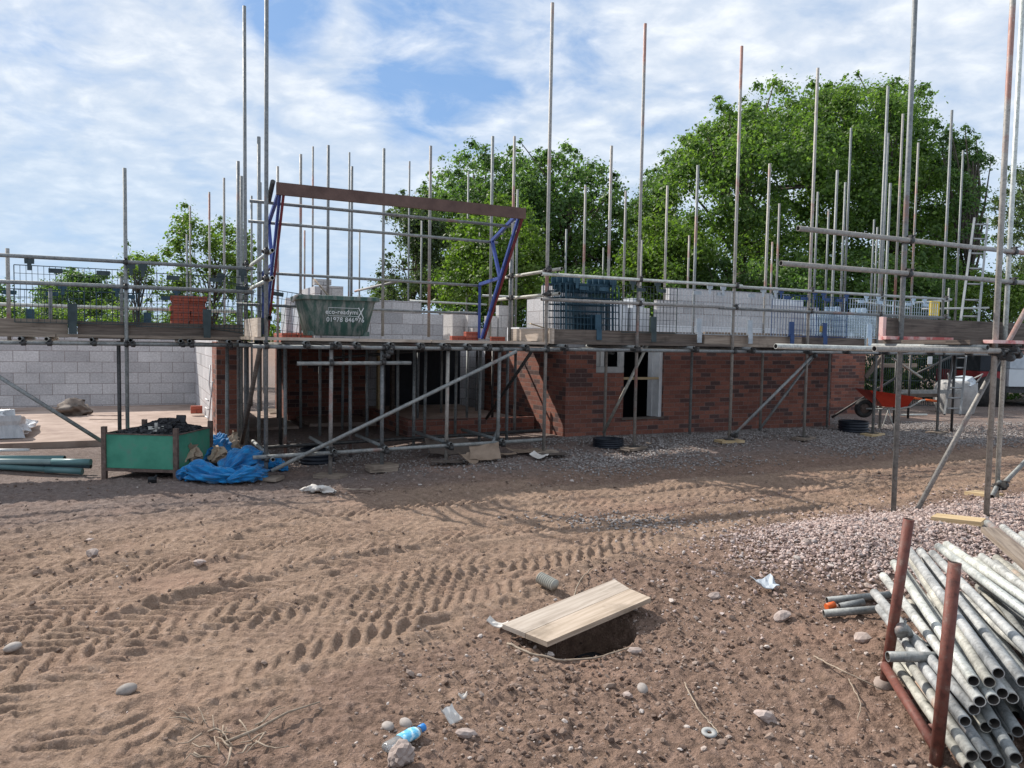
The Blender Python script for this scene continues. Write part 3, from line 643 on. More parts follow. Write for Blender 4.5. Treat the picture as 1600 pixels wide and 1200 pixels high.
# red bricks behind the left guards
def brick_stack(a0, b0, z0, na, nb, nz, label, mat=REDPK, jit=0.012):
    m = MB()
    for k in range(nz):
        for i in range(na):
            for j in range(nb):
                if k == nz - 1 and random.random() < 0.2: continue
                c = P(a0 + i * 0.218 + random.uniform(-jit, jit), b0 + j * 0.106 + random.uniform(-jit, jit), z0 + 0.033 + k * 0.068)
                mt = Matrix.Translation(c) @ Matrix.Rotation(TH + random.uniform(-0.06, 0.06), 4, 'Z')
                m.box(mt, 0.215, 0.102, 0.065)
    o = m.build('brick_stack', mat, None); return tag(o, label, 'brick stack', 'stacks of loose red bricks')
brick_stack(0.52, 11.3, DZ - 0.01, 2, 2, 8, 'tall stack of red bricks behind the left brick guards', jit=0.02)
brick_stack(4.42, 11.0, DZ, 2, 1, 2, 'two courses of red bricks on the loading platform right of the tub')
brick_stack(4.98, 10.75, DZ, 1, 1, 1, 'few red bricks lying at the foot of the blue gate frame')
brick_stack(2.10, 12.1, DZ, 2, 2, 1, 'single course of red bricks behind the loading gate on the left')
for a, b, z, lb in ((5.05, 12.1, DZ, 'lone grey block stood on end at the right of the loading platform'), (5.2, 11.9, DZ + 0.44, 'grey block laid across others near the blue gate frame'), (5.45, 12.2, DZ, 'pair of grey blocks left of the pale block pier')):
    m = MB(); m.abox(a, a + 0.2, b, b + 0.12, z, z + 0.43)
    if 'across' in lb: m = MB().abox(a - 0.15, a + 0.29, b, b + 0.12, z - 0.44, z - 0.23)
    if 'pair' in lb: m.abox(a + 0.22, a + 0.5, b, b + 0.12, z, z + 0.62)
    tag(m.build('concrete_block', BLOCKP, None), lb, 'block', 'loose blocks on the platform')
m = MB(); m.abox(4.85, 5.30, 12.3, 12.75, DZ, 2.2); tag(m.build('block_pile', BLOCKP, None), 'low pile of grey blocks behind the blue gate frame', 'block pile')
m = MB(); m.box(Matrix.Translation(P(2.98, 13.95, 2.70)) @ Matrix.Rotation(0.5, 4, 'Z'), 0.28, 0.22, 0.10)
tag(m.build('concrete_block', BLOCKP, None), 'single block lying on top of the sunlit block wall', 'block', 'loose blocks on the platform')
# ------------------------------------------------------------------ scaffolds
def coupler_mesh():
    m = MB(); I = Matrix.Identity(4)
    m.tube(Vector((0, 0, -0.024)), Vector((0, 0, 0.024)), 0.035, 10)
    m.tube(Vector((-0.024, 0.052, 0)), Vector((0.024, 0.052, 0)), 0.035, 10)
    m.box(Matrix.Translation((0.040, -0.01, 0)), 0.02, 0.035, 0.034)
    m.box(Matrix.Translation((0, 0.06, 0.040)), 0.034, 0.035, 0.02)
    m.tube(Vector((0.040, -0.055, 0)), Vector((0.040, 0.03, 0)), 0.008, 6)
    m.tube(Vector((0, 0.02, 0.042)), Vector((0, 0.11, 0.042)), 0.008, 6)
    me = bpy.data.meshes.new('coupler'); me.from_pydata([tuple(v) for v in m.v], [], m.f)
    me.polygons.foreach_set('use_smooth', m.sm); me.materials.append(COUP); me.update(); return me
COUPLER = coupler_mesh()
class Scaf:
    def __init__(s, loc, label, name='scaffold'):
        s.root = thing(name, loc, label, 'scaffold'); s.nc = 0
    def coup(s, p, rz=None):
        if s.nc >= 98: return
        s.nc += 1
        o = bpy.data.objects.new('coupler', COUPLER); C.objects.link(o); o.parent = s.root
        o.location = p - s.root.location; o.rotation_euler = (random.uniform(-.1, .1), 0, (TH + math.pi if rz is None else rz) + random.choice([0, 0, math.pi]) * 0)
    def tube(s, name, p0, p1, mat=None, r=0.0242, n=10, hollow=True):
        return MB().tube(p0, p1, r, n, hollow).build(name, mat or GALV, s.root)
    def std(s, a, b, z0, z1, mat=None):
        return s.tube('standard', P(a, b, z0), P(a + random.uniform(-.012, .012), b + random.uniform(-.012, .012), z1), mat)
    def board(s, name, a0, a1, b0, b1, z0, z1, mat=None):
        m = MB()
        if abs(a1 - a0) >= abs(b1 - b0): m.beam(P(a0, (b0 + b1) / 2, (z0 + z1) / 2), P(a1, (b0 + b1) / 2, (z0 + z1) / 2), b1 - b0, z1 - z0)
        else: m.beam(P((a0 + a1) / 2, b0, (z0 + z1) / 2), P((a0 + a1) / 2, b1, (z0 + z1) / 2), a1 - a0, z1 - z0)
        return m.build(name, mat or WOOD, s.root)
def top_of(px, py, b): return WB(px, py, b)
soles = []
def sole(p, l, wd, rz, label, mat=None, n=1):
    m = MB()
    for k in range(n):
        mt = Matrix.Translation((p.x, p.y, p.z + 0.02 + k * 0.042)) @ Matrix.Rotation(rz + k * 0.25, 4, 'Z')
        m.box(mt, l, wd, 0.04, (random.random() * 5, 0, 0))
    o = m.build('sole_board', mat or WOOD, None); tag(o, label, 'sole board', 'timber pads under the scaffold poles')
    return p.z + 0.042 * n
def gabz(a, b):
    q = P(a, b, 0); return ground_z(q.x, q.y)

# ---- main scaffold along the brick front
BF, BI = 9.39, 10.42
main = Scaf(P(6.57, BF, 0.15), 'long tube scaffold along the front of the brick house with boards and tall poles')
fronts = []
for i, (px, py, bx) in enumerate(((1008, 37, 990), (1160, 72, 1140), (1278, 106, 1260), (1387, 135, 1360), (1488, 172, 1463))):
    p = top_of(px, py, BF); a = p.dot(AU)
    nm = ['second', 'third', 'fourth', 'fifth', 'last'][i]
    q = P(a, BF, 0); zg = ground_z(q.x, q.y)
    z0 = sole(Vector((q.x, q.y, zg)), 0.42, 0.22, TH + random.uniform(-.4, .4), f'timber pad under the {nm} tall front pole of the scaffold, counted from the loading bay', (WOOD, WOODY, WOOD, WOODY, WOOD)[i])
    MB().box(Matrix.Translation((q.x, q.y, z0 + 0.004)), 0.15, 0.15, 0.008).build('base_plate', COUP, main.root)
    main.std(a, BF, z0 + 0.008, p.z, GALVP if i in (0, 1, 2) else GALV); fronts.append(a)
A0, A1 = 5.05, fronts[-1]
inn = []
for px, py in ((955, 228), (1090, 258), (1202, 256), (1308, 266)):
    p = top_of(px, py, BI); a = p.dot(AU); z0 = gabz(a, BI); q = P(a, BI, z0)
    main.std(a, BI, z0, p.z, GALVP if px in (955, 1202) else GALV); inn.append(a)
inn.append(13.2); main.std(13.2, BI, gabz(13.2, BI), 4.9)
bE = BF - 0.05; bI2 = BI + 0.05
LED = 1.600
def rail(S_, name, a0, a1, b, z, mat=None, dz=0.0): return S_.tube(name, P(a0, b, z), P(a1, b, z + dz), mat)
rail(main, 'ledger', 4.98, 9.6, bE, LED); rail(main, 'ledger', 9.45, 15.3, bE - 0.0, LED + 0.005)
rail(main, 'ledger', 6.0, 13.4, bI2, LED)
rail(main, 'guard_rail', 4.98, 8.55, bE, 2.63, GALVL); rail(main, 'guard_rail', 8.45, 13.62, bE, 2.615, GALVL)
rail(main, 'mid_rail', 4.98, 8.2, bE, 2.285, GALVP); rail(main, 'mid_rail', 8.1, 13.6, bE, 2.275, GALV)
rail(main, 'guard_rail', 6.3, 13.6, bI2 + 0.9 + 3.0, 2.62, GALVL)
for i, a in enumerate(fronts):
    for z in (LED, 2.63, 2.285): main.coup(P(a, BF, z))
trs = []
a = 5.3
while a < 14.6:
    jit = random.uniform(-.03, .03)
    main.tube('transom', P(a, bE - random.uniform(0.05, 0.14), LED + 0.049), P(a + jit, BI + 0.15, LED + 0.049)); trs.append(a)
    main.coup(P(a + 0.03, bE - 0.05, LED + 0.01)); a += random.uniform(0.9, 1.25)
# deck boards
for k in range(5):
    b0 = BF + 0.01 + k * 0.232
    if b0 + .225 > BI - 0.02 + 0.2: continue
    for a0, a1 in ((5.1, 8.4), (8.41, 11.6), (11.61, 14.6)): main.board('deck_board', a0, a1, b0, b0 + 0.226, LED + 0.074, LED + 0.112, random.choice([WOOD, WOODD, WOOD]))
# inner platform over the rooms
inner = Scaf(P(9, 13, 0.15), 'boarded inner platform over the rooms of the brick house', 'inner_platform')
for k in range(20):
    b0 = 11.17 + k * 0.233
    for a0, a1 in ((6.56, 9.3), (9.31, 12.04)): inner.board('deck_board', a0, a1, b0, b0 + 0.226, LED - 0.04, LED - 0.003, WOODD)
for a in (7.4, 9.3, 11.4):
    for b in (13.0, 14.8): inner.std(a, b, 0.1, 1.50)
    inner.tube('bearer', P(a, 11.2, LED - 0.07), P(a, 15.85, LED - 0.07))
# toe boards
for a0, a1, z0, mt in ((5.09, 7.95, 1.672, WOODD), (7.9, 9.95, 1.69, WOOD), (9.55, 11.5, 1.672, WOODD), (11.55, 13.6, 1.68, WOOD)):
    bq = BF + (0.045 if mt is WOOD else 0.086)
    main.board('toe_board', a0, a1, bq - 0.019, bq + 0.019, z0, z0 + 0.212, mt)
# braces
b3 = BF - 0.05
main.tube('brace', WB(1144, 682, b3), WB(1274, 552, b3)); main.coup(WB(1146, 680, b3)); main.coup(WB(1270, 556, b3))
q0 = WB(943, 676, 10.30); q1 = WB(1012, 538, BF + 0.1); main.tube('brace', q0, q1, GALVY)
q0 = WB(1186, 672, 10.30); q1 = WB(1280, 545, BF + 0.6); main.tube('brace', q0, q1, GALV)
main.tube('brace', WB(1300, 652, 11.3), WB(1400, 590, 10.9), COUP)
main.tube('brace', WB(1395, 560, 11.0), WB(1440, 590, 11.0), GALVY)
main.tube('brace', WB(1430, 585, 11.2), WB(1488, 556, 11.0), COUP)

# ---- loading bay
bay = Scaf(P(2.1, BF, 0.05), 'projecting loading bay scaffold with close set poles carrying the mortar tub')
BL = BF
def std_px(S_, px, pyb, pxt, pyt, b, z1=None, mat=None, pad=0, lab=None, cut=None):
    p = top_of(pxt, pyt, b); a = p.dot(AU); z1 = z1 or p.z
    q = P(a, b, 0); zg = ground_z(q.x, q.y)
    if pad: zg = sole(Vector((q.x, q.y, zg)), 0.36, 0.22, random.uniform(-.5, .5), lab, WOOD, pad)
    else: zg += 0.0
    S_.std(a, b, zg, z1, mat); return a
a415 = std_px(bay, 415, 742, 415, 2, BL, 6.4, GALV, 1, 'timber pad under the tall pole at the left corner of the loading bay')
a517 = std_px(bay, 517, 748, 517, 540, BL, 1.65, GALVP, 1, 'timber pad under the front pole standing forward of the blue netting')
a597 = std_px(bay, 597, 725, 598, 545, BL, 1.60, GALV, 2, 'double timber pad raised in the dark soil below the loading bay')
a697 = std_px(bay, 697, 708, 699, 545, BL, 1.60, GALVP)
a779 = std_px(bay, 779, 697, 780, 545, BL, 1.60)
a848 = std_px(bay, 848, 710, 863, 5, BL, None, GALVP, 1, 'timber pad below the tall pole between the loading bay and the brick house')
BB_ = 10.86
a383 = std_px(bay, 385, 690, 383, 10, 11.2, None)
tall = []
for px, py, b in ((404, 214, 11.0), (376, 275, 11.9), (372, 252, 11.6)): std_px(bay, px, 690, px, py, b)
for px, b in ((446, 10.75), (548, 10.8), (647, 10.9), (750, 10.9), (793, 10.7), (664, 11.3)):
    a = aat(px, b, 600); bay.std(a, b, gabz(a, b), 1.56)
for px, b in ((354, 11.4), (387, 11.9), (438, 11.6), (574, 12.1), (730, 12.6), (770, 12.4), (653, 12.8), (805, 11.6), (500, 12.4), (535, 13.2), (600, 13.4), (622, 12.0), (690, 13.6), (712, 11.7), (745, 13.8), (470, 13.4)):
    a = aat(px, b, 600); bay.std(a, b, gabz(a, b), 1.56, COUP if px in (438, 770) else None)
LB = 1.592
rail(bay, 'ledger', 1.2, 5.3, BL - 0.05, LB); rail(bay, 'ledger', 1.2, 5.3, BB_ - 0.15, LB); rail(bay, 'ledger', 1.3, 6.1, 12.6, LB)
for px in (478, 527, 557, 610, 657, 693, 730, 762, 821):
    a = aat(px, BL - 0.1, 538); bay.tube('transom', P(a, BL - 0.12, LB + 0.049), P(a + 0.01, 12.8 if px in (557, 693, 762) else 11.0, LB + 0.049))
    bay.coup(P(a + 0.02, BL - 0.07, LB + 0.01))
for a in (a415, a517, a597, a697, a779, a848): bay.coup(P(a, BL, LB))
kb = 0
for k in range(15):                                               # deck boards from the front edge back over the recess
    b0 = BL - 0.02 + k * 0.232
    if k < 7: segs = ((1.22, 3.4), (3.41, 5.12))
    else: segs = ((1.25, 3.9), (3.91, 6.2 if k not in (12, 13, 14) else 4.95))
    for a0, a1 in segs: bay.board('deck_board', a0, a1, b0, b0 + 0.226, LB + 0.074, LB + 0.111, WOODL if k == 0 else random.choice([WOOD, WOODL, WOOD]))
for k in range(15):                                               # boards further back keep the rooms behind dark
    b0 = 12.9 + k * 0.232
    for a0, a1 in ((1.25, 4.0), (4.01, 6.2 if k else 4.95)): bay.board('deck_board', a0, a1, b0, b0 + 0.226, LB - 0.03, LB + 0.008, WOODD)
# side boards of the bay
bay.board('toe_board', a415 - 0.10, a415 - 0.062, BL - 0.05, 10.55, LB + 0.112, LB + 0.335, WOODL)
bay.board('toe_board', a848 + 0.04, a848 + 0.078, BL - 0.10, 10.62, LB + 0.085, LB + 0.30, WOODL)
bay.tube('toe_board_bracket', P(a415 + 0.03, BL - 0.09, LB + 0.335), P(a415 + 0.03, BL + 0.1, LB + 0.335), COUP, 0.03)
# side rails, running away from the camera
for z in (2.70, 2.385): bay.tube('side_rail', P(a415 + 0.05, BL - 0.16, z), P(a415 + 0.05, 11.4, z - 0.02), GALVL); bay.coup(P(a415, BL, z)); bay.coup(P(a415, 11.2, z))
for z, b0 in ((2.69, BL - 0.3), (2.36, BL - 0.25)): bay.tube('side_rail', P(a848 + 0.06, b0, z), P(a848 + 0.06, 11.3, z), GALVY); bay.coup(P(a848, BL, z)); bay.coup(P(a848 + 0.02, 10.6, z))
for b in (10.6,):
    bay.std(a848 + 0.02, b, LB, 2.95)
# foot ties, braces
q0 = WB(395, 715, BL - 0.06); q1 = WB(846, 687, BL - 0.06); bay.tube('foot_tie', q0, q1)
q0 = WB(400, 700, 10.7); q1 = WB(845, 672, 10.7); bay.tube('foot_tie', q0, q1, COUP)
q0 = WB(424, 736, BL - 0.11); q1 = WB(807, 549, BL - 0.11); bay.tube('brace', q0, q1)
for a, px in ((a517, 517), (a597, 597), (a697, 697), (a779, 779)):
    z = float((WB(px, 0.5 * 0 + (712 - (px - 430) * 0.062), BL)).z)
    bay.tube('short_tie', P(a + 0.02, BL - 0.12, z + 0.03), P(a + 0.02, 10.72, z + 0.02)); bay.coup(P(a, BL, z + 0.02)); bay.coup(P(a + 0.03, BL - 0.06, z - 0.02))
bay.tube('short_tie', P(a415 + 0.06, BL - 0.14, 0.27), P(a415 + 0.06, 11.0, 0.27)); bay.coup(P(a415, BL, 0.26))
bay.tube('upper_tie', WB(464, 568, BL - 0.06), WB(642, 567, BL - 0.06)); bay.coup(WB(517, 568, BL - 0.04)); bay.coup(WB(598, 566, BL - 0.04)); bay.coup(WB(609, 550, BL - 0.08)); bay.coup(WB(604, 556, BL - 0.08))
bay.tube('brace', WB(408, 535, BL + 0.05), WB(378, 692, 10.9), WOODD, 0.028)
bay.tube('brace', WB(760, 654, 11.4), WB(832, 547, BL + 0.15), COUP)
bay.tube('brace', WB(512, 560, 12.3), WB(700, 545, 12.3), COUP)
bay.tube('brace', P(a779 - 0.1, BL - 0.06, 0.33), P(a779 + 0.16, BL + 0.3, 0.52))

# ---- left scaffold in front of the garage shell
left = Scaf(P(-1.0, 10.86, 0.1), 'low tube scaffold with toe boards along the left in front of the pale block wall')
BLF = 10.86
p = top_of(195, 263, BLF); a195 = p.dot(AU); left.std(a195, BLF, gabz(a195, BLF), p.z)
left.std(a195 - 0.09, BLF + 0.06, gabz(a195, BLF), 1.62, COUP)
p = top_of(12, 388, BLF + 1.0); left.std(p.dot(AU), BLF + 1.0, 1.6, p.z, GALVP)
for px, b in ((78, BLF + 1.05), (300, BLF + 1.05), (190, BLF + 1.1)): a = aat(px, b, 470); left.std(a, b, 1.6, 2.3 + 0.2 * (px == 190), GALV)
zl = 1.585
rail(left, 'ledger', -4.2, 1.52, BLF - 0.05, zl); rail(left, 'ledger', -4.2, 1.5, BLF + 1.05, zl)
rail(left, 'guard_rail', -4.2, 1.40, BLF - 0.05, 2.61, GALV); rail(left, 'mid_rail', -4.2, 1.40, BLF - 0.05, 2.30, GALV)
rail(left, 'guard_rail', -4.2, 1.3, BLF + 1.1, 2.37, GALVL); rail(left, 'mid_rail', -4.2, 1.3, BLF + 1.1, 2.07, GALVL)
for z in (zl, 2.61, 2.30): left.coup(P(a195, BLF, z)); left.coup(P(1.32, BLF + 0.05, z))
for px in (32, 73, 143, 204, 282, 296, 357, 374):
    a = aat(px, BLF - 0.1, 531); left.tube('transom', P(a, BLF - 0.16 + random.uniform(-.04, .04), zl + 0.049), P(a, BLF + 1.25, zl + 0.049), GALVY if px == 73 else GALV); left.coup(P(a + 0.03, BLF - 0.05, zl))
for k in range(5):
    for a0, a1 in ((-4.2, -0.9), (-0.89, 1.45)): left.board('deck_board', a0, a1, BLF + k * 0.232, BLF + k * 0.232 + 0.226, zl + 0.074, zl + 0.112)
xa = aat(105, BLF, 515); xb = aat(121, BLF, 515)
left.board('toe_board', -4.2, xa, BLF + 0.03, BLF + 0.068, zl + 0.07, zl + 0.29, WOOD)
left.board('toe_board', xb, 1.28, BLF + 0.03, BLF + 0.068, zl + 0.062, zl + 0.275, WOODD)
left.tube('brace', WB(-60, 552, BLF - 0.08), WB(163, 692, BLF - 0.08))
MB().abox(xa + .005, xb - .005, BLF + 0.04, BLF + 0.06, zl + 0.10, zl + 0.19).build('toe_board_clip', WHITE, left.root)

# ---- rear and side scaffolds of the houses: only their upper poles show above the walls
rear = Scaf(P(5, 17, 0.15), 'rows of thin upright poles of the scaffolds behind the house shells', 'rear_scaffold')
HZ = lambda px: 533.5 + 0.017 * (px - 800)
BGP = [(297, 322, 4.9), (292, 366, 4.0), (327, 300, 4.9), (350, 278, 4.9), (382, 305, 4.9), (393, 306, 4.9), (407, 285, 4.9), (412, 348, 4.9), (434, 260, 4.9), (470, 241, 4.9),
       (476, 360, 4.6), (489, 229, 6.4), (513, 227, 4.9), (546, 238, 6.4), (550, 260, 4.9), (562, 358, 4.9), (600, 232, 4.9), (640, 252, 6.4), (659, 345, 4.9), (673, 228, 4.9), (732, 268, 6.4),
       (750, 360, 4.6), (770, 213, 5.0), (804, 213, 5.3), (809, 296, 4.9), (785, 365, 4.6), (885, 358, 4.6), (915, 291, 4.9), (943, 387, 4.6), (978, 298, 4.9), (1003, 375, 4.4), (1043, 290, 4.9),
       (1077, 368, 4.4), (1207, 378, 4.4), (1218, 318, 4.9), (1295, 327, 4.9), (1330, 200, 6.4), (1366, 343, 4.9), (1371, 355, 4.9), (1388, 208, 6.4), (1411, 178, 6.4), (1435, 223, 6.4), (1505, 235, 6.4), (1483, 450, 3.2), (1321, 285, 5.2), (1278, 300, 5.2)]
for px, py, zt in BGP:
    Yd = (zt - EYE) * 1200 / (HZ(px) - py); q = WY(px, py, Yd)
    if (zt <= 5.3 and Yd < 14.0): Yd = max(Yd, 12.6); q = WY(px, py, Yd)
    bb_ = q.dot(AV)
    rear.tube('standard', Vector((q.x, q.y, 1.75 if bb_ < 16.4 and px > 440 else 0.12)), q, random.choice([GALV, GALV, GALVP]), 0.0242, 8)
for (p0, p1) in (((555, 455, 16.5), (628, 438, 14.0)), ((1335, 470, 17.5), (1420, 482, 18.0)), ((1425, 473, 17.6), (1482, 470, 18.5)), ((1440, 483, 18), (1545, 481, 18))):
    rear.tube('guard_rail', WY(*p0), WY(*p1), GALVL if p0[0] > 1000 else GALVP)
rear.tube('guard_rail', WY(640, 470, 17.5), WY(760, 476, 18.2), GALVL)

# ---- scaffold at the right, close to the camera
fore = Scaf(P(6.65, 5.1, 0.1), 'closest tube scaffold at the right with red and white taped board ends')
FB = 5.10
def fstd(px, py, b, zt, zg=None, mat=GALVL):
    q = WB(px, py, b); a = q.dot(AU); g = ground_z(q.x, q.y); z0 = g if zg is None else zg
    fore.std(a, b, z0, zt, mat); return a
f1 = fstd(1396, 797, FB, 6.2, None, GALV); f2 = fstd(1557, 780, FB, 6.2, None, GALVL); f3 = fstd(1541, 806, 4.25, 6.2, None, GALVP)
q = WB(1415, 375, FB - 0.05); zA = q.z; a_ = WB(1247, 358, FB - 0.05).dot(AU); fore.tube('guard_rail', P(a_, FB - 0.05, zA), P(f2 + 1.6, FB - 0.05, zA), GALVP)
q = WB(1415, 427, FB - 0.05); zB = q.z; a_ = WB(1220, 413, FB - 0.05).dot(AU); fore.tube('mid_rail', P(a_, FB - 0.05, zB), P(f2 + 1.6, FB - 0.05, zB), GALVP)
for a in (f1, f2):
    for z in (zA, zB, 1.69): fore.coup(P(a, FB, z))
a_ = WB(1212, 541, FB - 0.06).dot(AU); zz = WB(1212, 541, FB - 0.06).z; fore.tube('ledger', P(a_, FB - 0.06, zz), P(f2 + 1.5, FB - 0.06, zz - 0.03), GALVL)
q = WB(1366, 545, 4.2); fore.tube('ledger', q, P(f3 + 0.9, 4.2, q.z), GALVP); fore.coup(P(f3, 4.25, 1.67)); fore.coup(P(f3 + 0.12, 4.2, 1.69)); fore.coup(P(f3 + 0.2, 4.22, 1.66)); fore.coup(P(f3 + 0.06, 4.2, 1.63))
da0 = WB(1380, 510, FB + 0.04).dot(AU)
for k in range(4): fore.board('deck_board', da0 + 0.02 + 0.02 * k, f2 + 1.6, 4.28 + k * 0.232, 4.28 + k * 0.232 + 0.226, 1.742, 1.78, WOODD)
fore.board('toe_board', da0 + 0.06, f2 + 1.6, FB + 0.05, FB + 0.088, 1.775, 1.995, WOODD)
fore.board('taped_board_end', da0 + 0.005, da0 + 0.05, FB + 0.046, FB + 0.092, 1.775, 2.0, PINKR)
fore.board('taped_board_edge', da0 + 0.0, da0 + 1.0, FB + 0.0, FB + 0.04, 1.782, 1.815, PINKR)
q = WB(1545, 528, 4.22); fore.board('taped_board_edge', q.dot(AU), f3 + 0.8, 4.18, 4.27, 1.755, 1.785, PINKR)
for a in (f1 - 0.15, f1 + 0.6, f2 - 0.1): fore.tube('transom', P(a, 4.15, 1.717), P(a, FB + 0.2, 1.717), GALV)
fore.tube('brace', S(1432, 800), WB(1606, 478, FB - 0.35), GALVP)
fore.tube('brace', WB(1560, 764, FB - 0.06), WB(1650, 672, FB + 0.1), GALV); fore.coup(WB(1560, 760, FB - 0.02)); fore.coup(WB(1562, 757, FB - 0.06)); fore.tube('brace', WB(1550, 776, FB - 0.1), WB(1562, 752, FB - 0.02), GALV)
q = S(1480, 812); 
o = MB().beam(S(1459, 815, 0.03), S(1536, 829, 0.05), 0.2, 0.04).build('sole_board', WOODY, None); tag(o, 'yellow plank lying on pink gravel in front of the closest scaffold pole', 'sole board', 'timber pads under the scaffold poles')
o = MB().beam(S(1515, 776, 0.02), S(1560, 780, 0.02), 0.2, 0.04).build('sole_board', WOODY, None); tag(o, 'yellow timber pad under the shiny pole at the right edge', 'sole board', 'timber pads under the scaffold poles')
# ------------------------------------------------------------------ loading gate
gate = thing('loading_gate', P(3.1, 10.83, DZ), 'raised blue and maroon loading gate with a brown board across its top', 'gate')
for a in (1.55, 4.75):
    fr = MB()
    pt = {'foot': P(a, 10.83, 1.74), 'top': P(a, 9.57, 3.49), 'kink': P(a, 10.5, 3.19), 'mid': P(a, 10.2, 2.62), 'shl': P(a, 10.93, 2.57), 'low': P(a, 10.93, 1.74)}
    fr.beam(pt['top'], pt['kink'], 0.04, 0.045); fr.beam(pt['kink'], pt['mid'], 0.04, 0.045); fr.beam(pt['mid'], pt['shl'], 0.04, 0.045); fr.beam(pt['shl'], pt['low'], 0.04, 0.045)
    fo = fr.build('side_frame', BLUEF, gate)
    off = AU * 0.026 - AV * 0.02
    MB().beam(pt['foot'], pt['top'], 0.032, 0.042).build('rear_leg', BLUEF, gate)
    MB().beam(pt['foot'] + AU * 0.035 - AV * 0.012, pt['top'] + AU * 0.035 - AV * 0.012 - Vector((0, 0, 0.06)), 0.026, 0.046).build('front_leg', REDF, gate)
MB().beam(P(1.50, 9.56, 3.47), P(4.82, 9.56, 3.46), 0.05, 0.145).build('top_board', REDW, gate)
MB().tube(P(1.47, 9.62, 3.56), P(1.47, 9.95, 3.38), 0.03).build('board_bracket', COUP, gate)
for b, z, a0, a1 in ((9.98, 3.355, 1.25, 4.80), (10.52, 3.185, 1.30, 4.85), (10.95, 2.565, 1.5, 4.78), (10.95, 2.13, 1.2, 4.78)):
    MB().tube(P(a0, b, z + 0.01), P(a1, b, z - 0.015), 0.021, 10, True).build('gate_rail', GALV, gate)

# ------------------------------------------------------------------ brick guards hanging on the rails
def guard_mesh(wd, ht, step=0.062, hstep=0.10, r=0.0038):
    m = MB(); I = Vector((1, 0, 0))
    n = int(round(wd / step))
    for i in range(n + 1): x = wd * i / n; m.tube(Vector((x, 0, 0)), Vector((x, 0, ht)), r * (1.8 if i in (0, n) else 1), 4, cap=False)
    k = int(round(ht / hstep))
    for j in range(k + 1): z = ht * j / k; m.tube(Vector((0, 0.004, z)), Vector((wd, 0.004, z)), r * (1.8 if j in (0, k) else 1), 4, cap=False)
    return m
def plates(m, xs, z, w_=0.16, h_=0.075, y=-0.02):
    for x in xs:
        m.box(Matrix.Translation((x, y, z)), w_, 0.012, h_)
        m.box(Matrix.Translation((x - w_ * .36, y, z - 0.0)), 0.03, 0.02, h_ * .5); m.box(Matrix.Translation((x + w_ * .36, y, z)), 0.03, 0.02, h_ * .5)
_gm = {}
def guard(a0, b, z0, mat, label, wd=1.28, ht=0.68, tilt=0.0, lean=0.0, hooks=(0.25, 0.75), foot=0.5, cat='brick guard', group='brick guards hanging on the scaffold'):
    key = (mat.name, wd, ht, hooks, foot)
    if key not in _gm:
        o1 = guard_mesh(wd, ht).build('brick_guard', mat, None)
        kids = []
        for h in hooks:
            m2 = MB(); plates(m2, [wd * h], ht + 0.06, 0.10, 0.085, -0.036); m2.box(Matrix.Translation((wd * h, -0.036, ht - 0.01)), 0.045, 0.008, 0.10)
            kids.append(m2.build('hook', mat, o1))
        for h in (0.32, 0.70):
            m3 = MB(); plates(m3, [wd * h], ht - 0.05, 0.15, 0.055, -0.012); kids.append(m3.build('joining_plate', mat, o1))
        m4 = MB(); x = wd * foot
        m4.box(Matrix.Translation((x, -0.02, 0.12)), 0.10, 0.012, 0.24); m4.box(Matrix.Translation((x, -0.045, -0.05)), 0.085, 0.012, 0.16); m4.box(Matrix.Translation((x, -0.033, 0.015)), 0.09, 0.03, 0.03)
        kids.append(m4.build('foot_clip', mat, o1))
        _gm[key] = [o1] + kids; o = o1
    else:
        src = _gm[key]; o = src[0].copy(); C.objects.link(o)
        for c in src[1:]:
            cc = c.copy(); C.objects.link(cc); cc.parent = o
    o.location = P(a0, b, z0); o.rotation_euler = (lean, tilt, TH); return tag(o, label, cat, group)
zg = 1.83
guard(-3.9, BLF - 0.02, zg, MESHD, 'dark mesh guard at the left edge of the photo', hooks=(0.2, 0.9), foot=0.6)
gl = aat(23, BLF, 480)
guard(gl, BLF - 0.01, zg, MESHD, 'dark mesh guard in front of the distant round bush', wd=1.34, hooks=(0.12, 0.93), foot=0.45)
guard(gl + 1.30, BLF - 0.03, zg - 0.02, MESHD, 'dark mesh guard crossing the lone pole of the left scaffold', wd=1.34, hooks=(0.06, 0.95), foot=0.62)
guard(gl + 2.10, BLF + 0.02, zg - 0.02, MESHD, 'dark mesh guard hanging askew in front of the red brick stack', wd=1.25, ht=0.64, tilt=0.12, hooks=(0.10, 0.55), foot=0.55)
guard(-3.2, BLF + 1.12, zg - 0.05, MESHT, 'bluish mesh guard on the far side of the left deck, nearest the left edge', wd=1.25, ht=0.5, hooks=(0.2, 0.8))
guard(-1.9, BLF + 1.12, zg - 0.05, MESHT, 'bluish mesh guard on the far side of the left deck, middle one', wd=1.25, ht=0.5, hooks=(0.2, 0.8))
guard(-0.5, BLF + 1.12, zg - 0.05, MESHT, 'bluish mesh guard on the far side of the left deck, near the brick stack', wd=1.25, ht=0.5, hooks=(0.2, 0.8))
a_s = aat(880, 9.6, 480); zg = 1.88
for k in range(14):                                                # the leaning stack of dark blue guards
    nm = ['frontmost', 'second', 'third', 'fourth', 'fifth', 'sixth', 'seventh', 'eighth', 'ninth', 'tenth', 'eleventh', 'twelfth', 'thirteenth', 'rearmost'][k]
    guard(a_s + 0.03 * (k % 3) - 0.012 * k, 9.50 + 0.034 * k, zg - 0.01, MESHT, f'dark blue guard, {nm} in the thick stack left of the white block pack', wd=0.90, ht=0.66 + 0.02 * (k % 2), tilt=-0.0, lean=-0.05, hooks=(0.18, 0.86), foot=0.58, group='stack of dark blue brick guards')
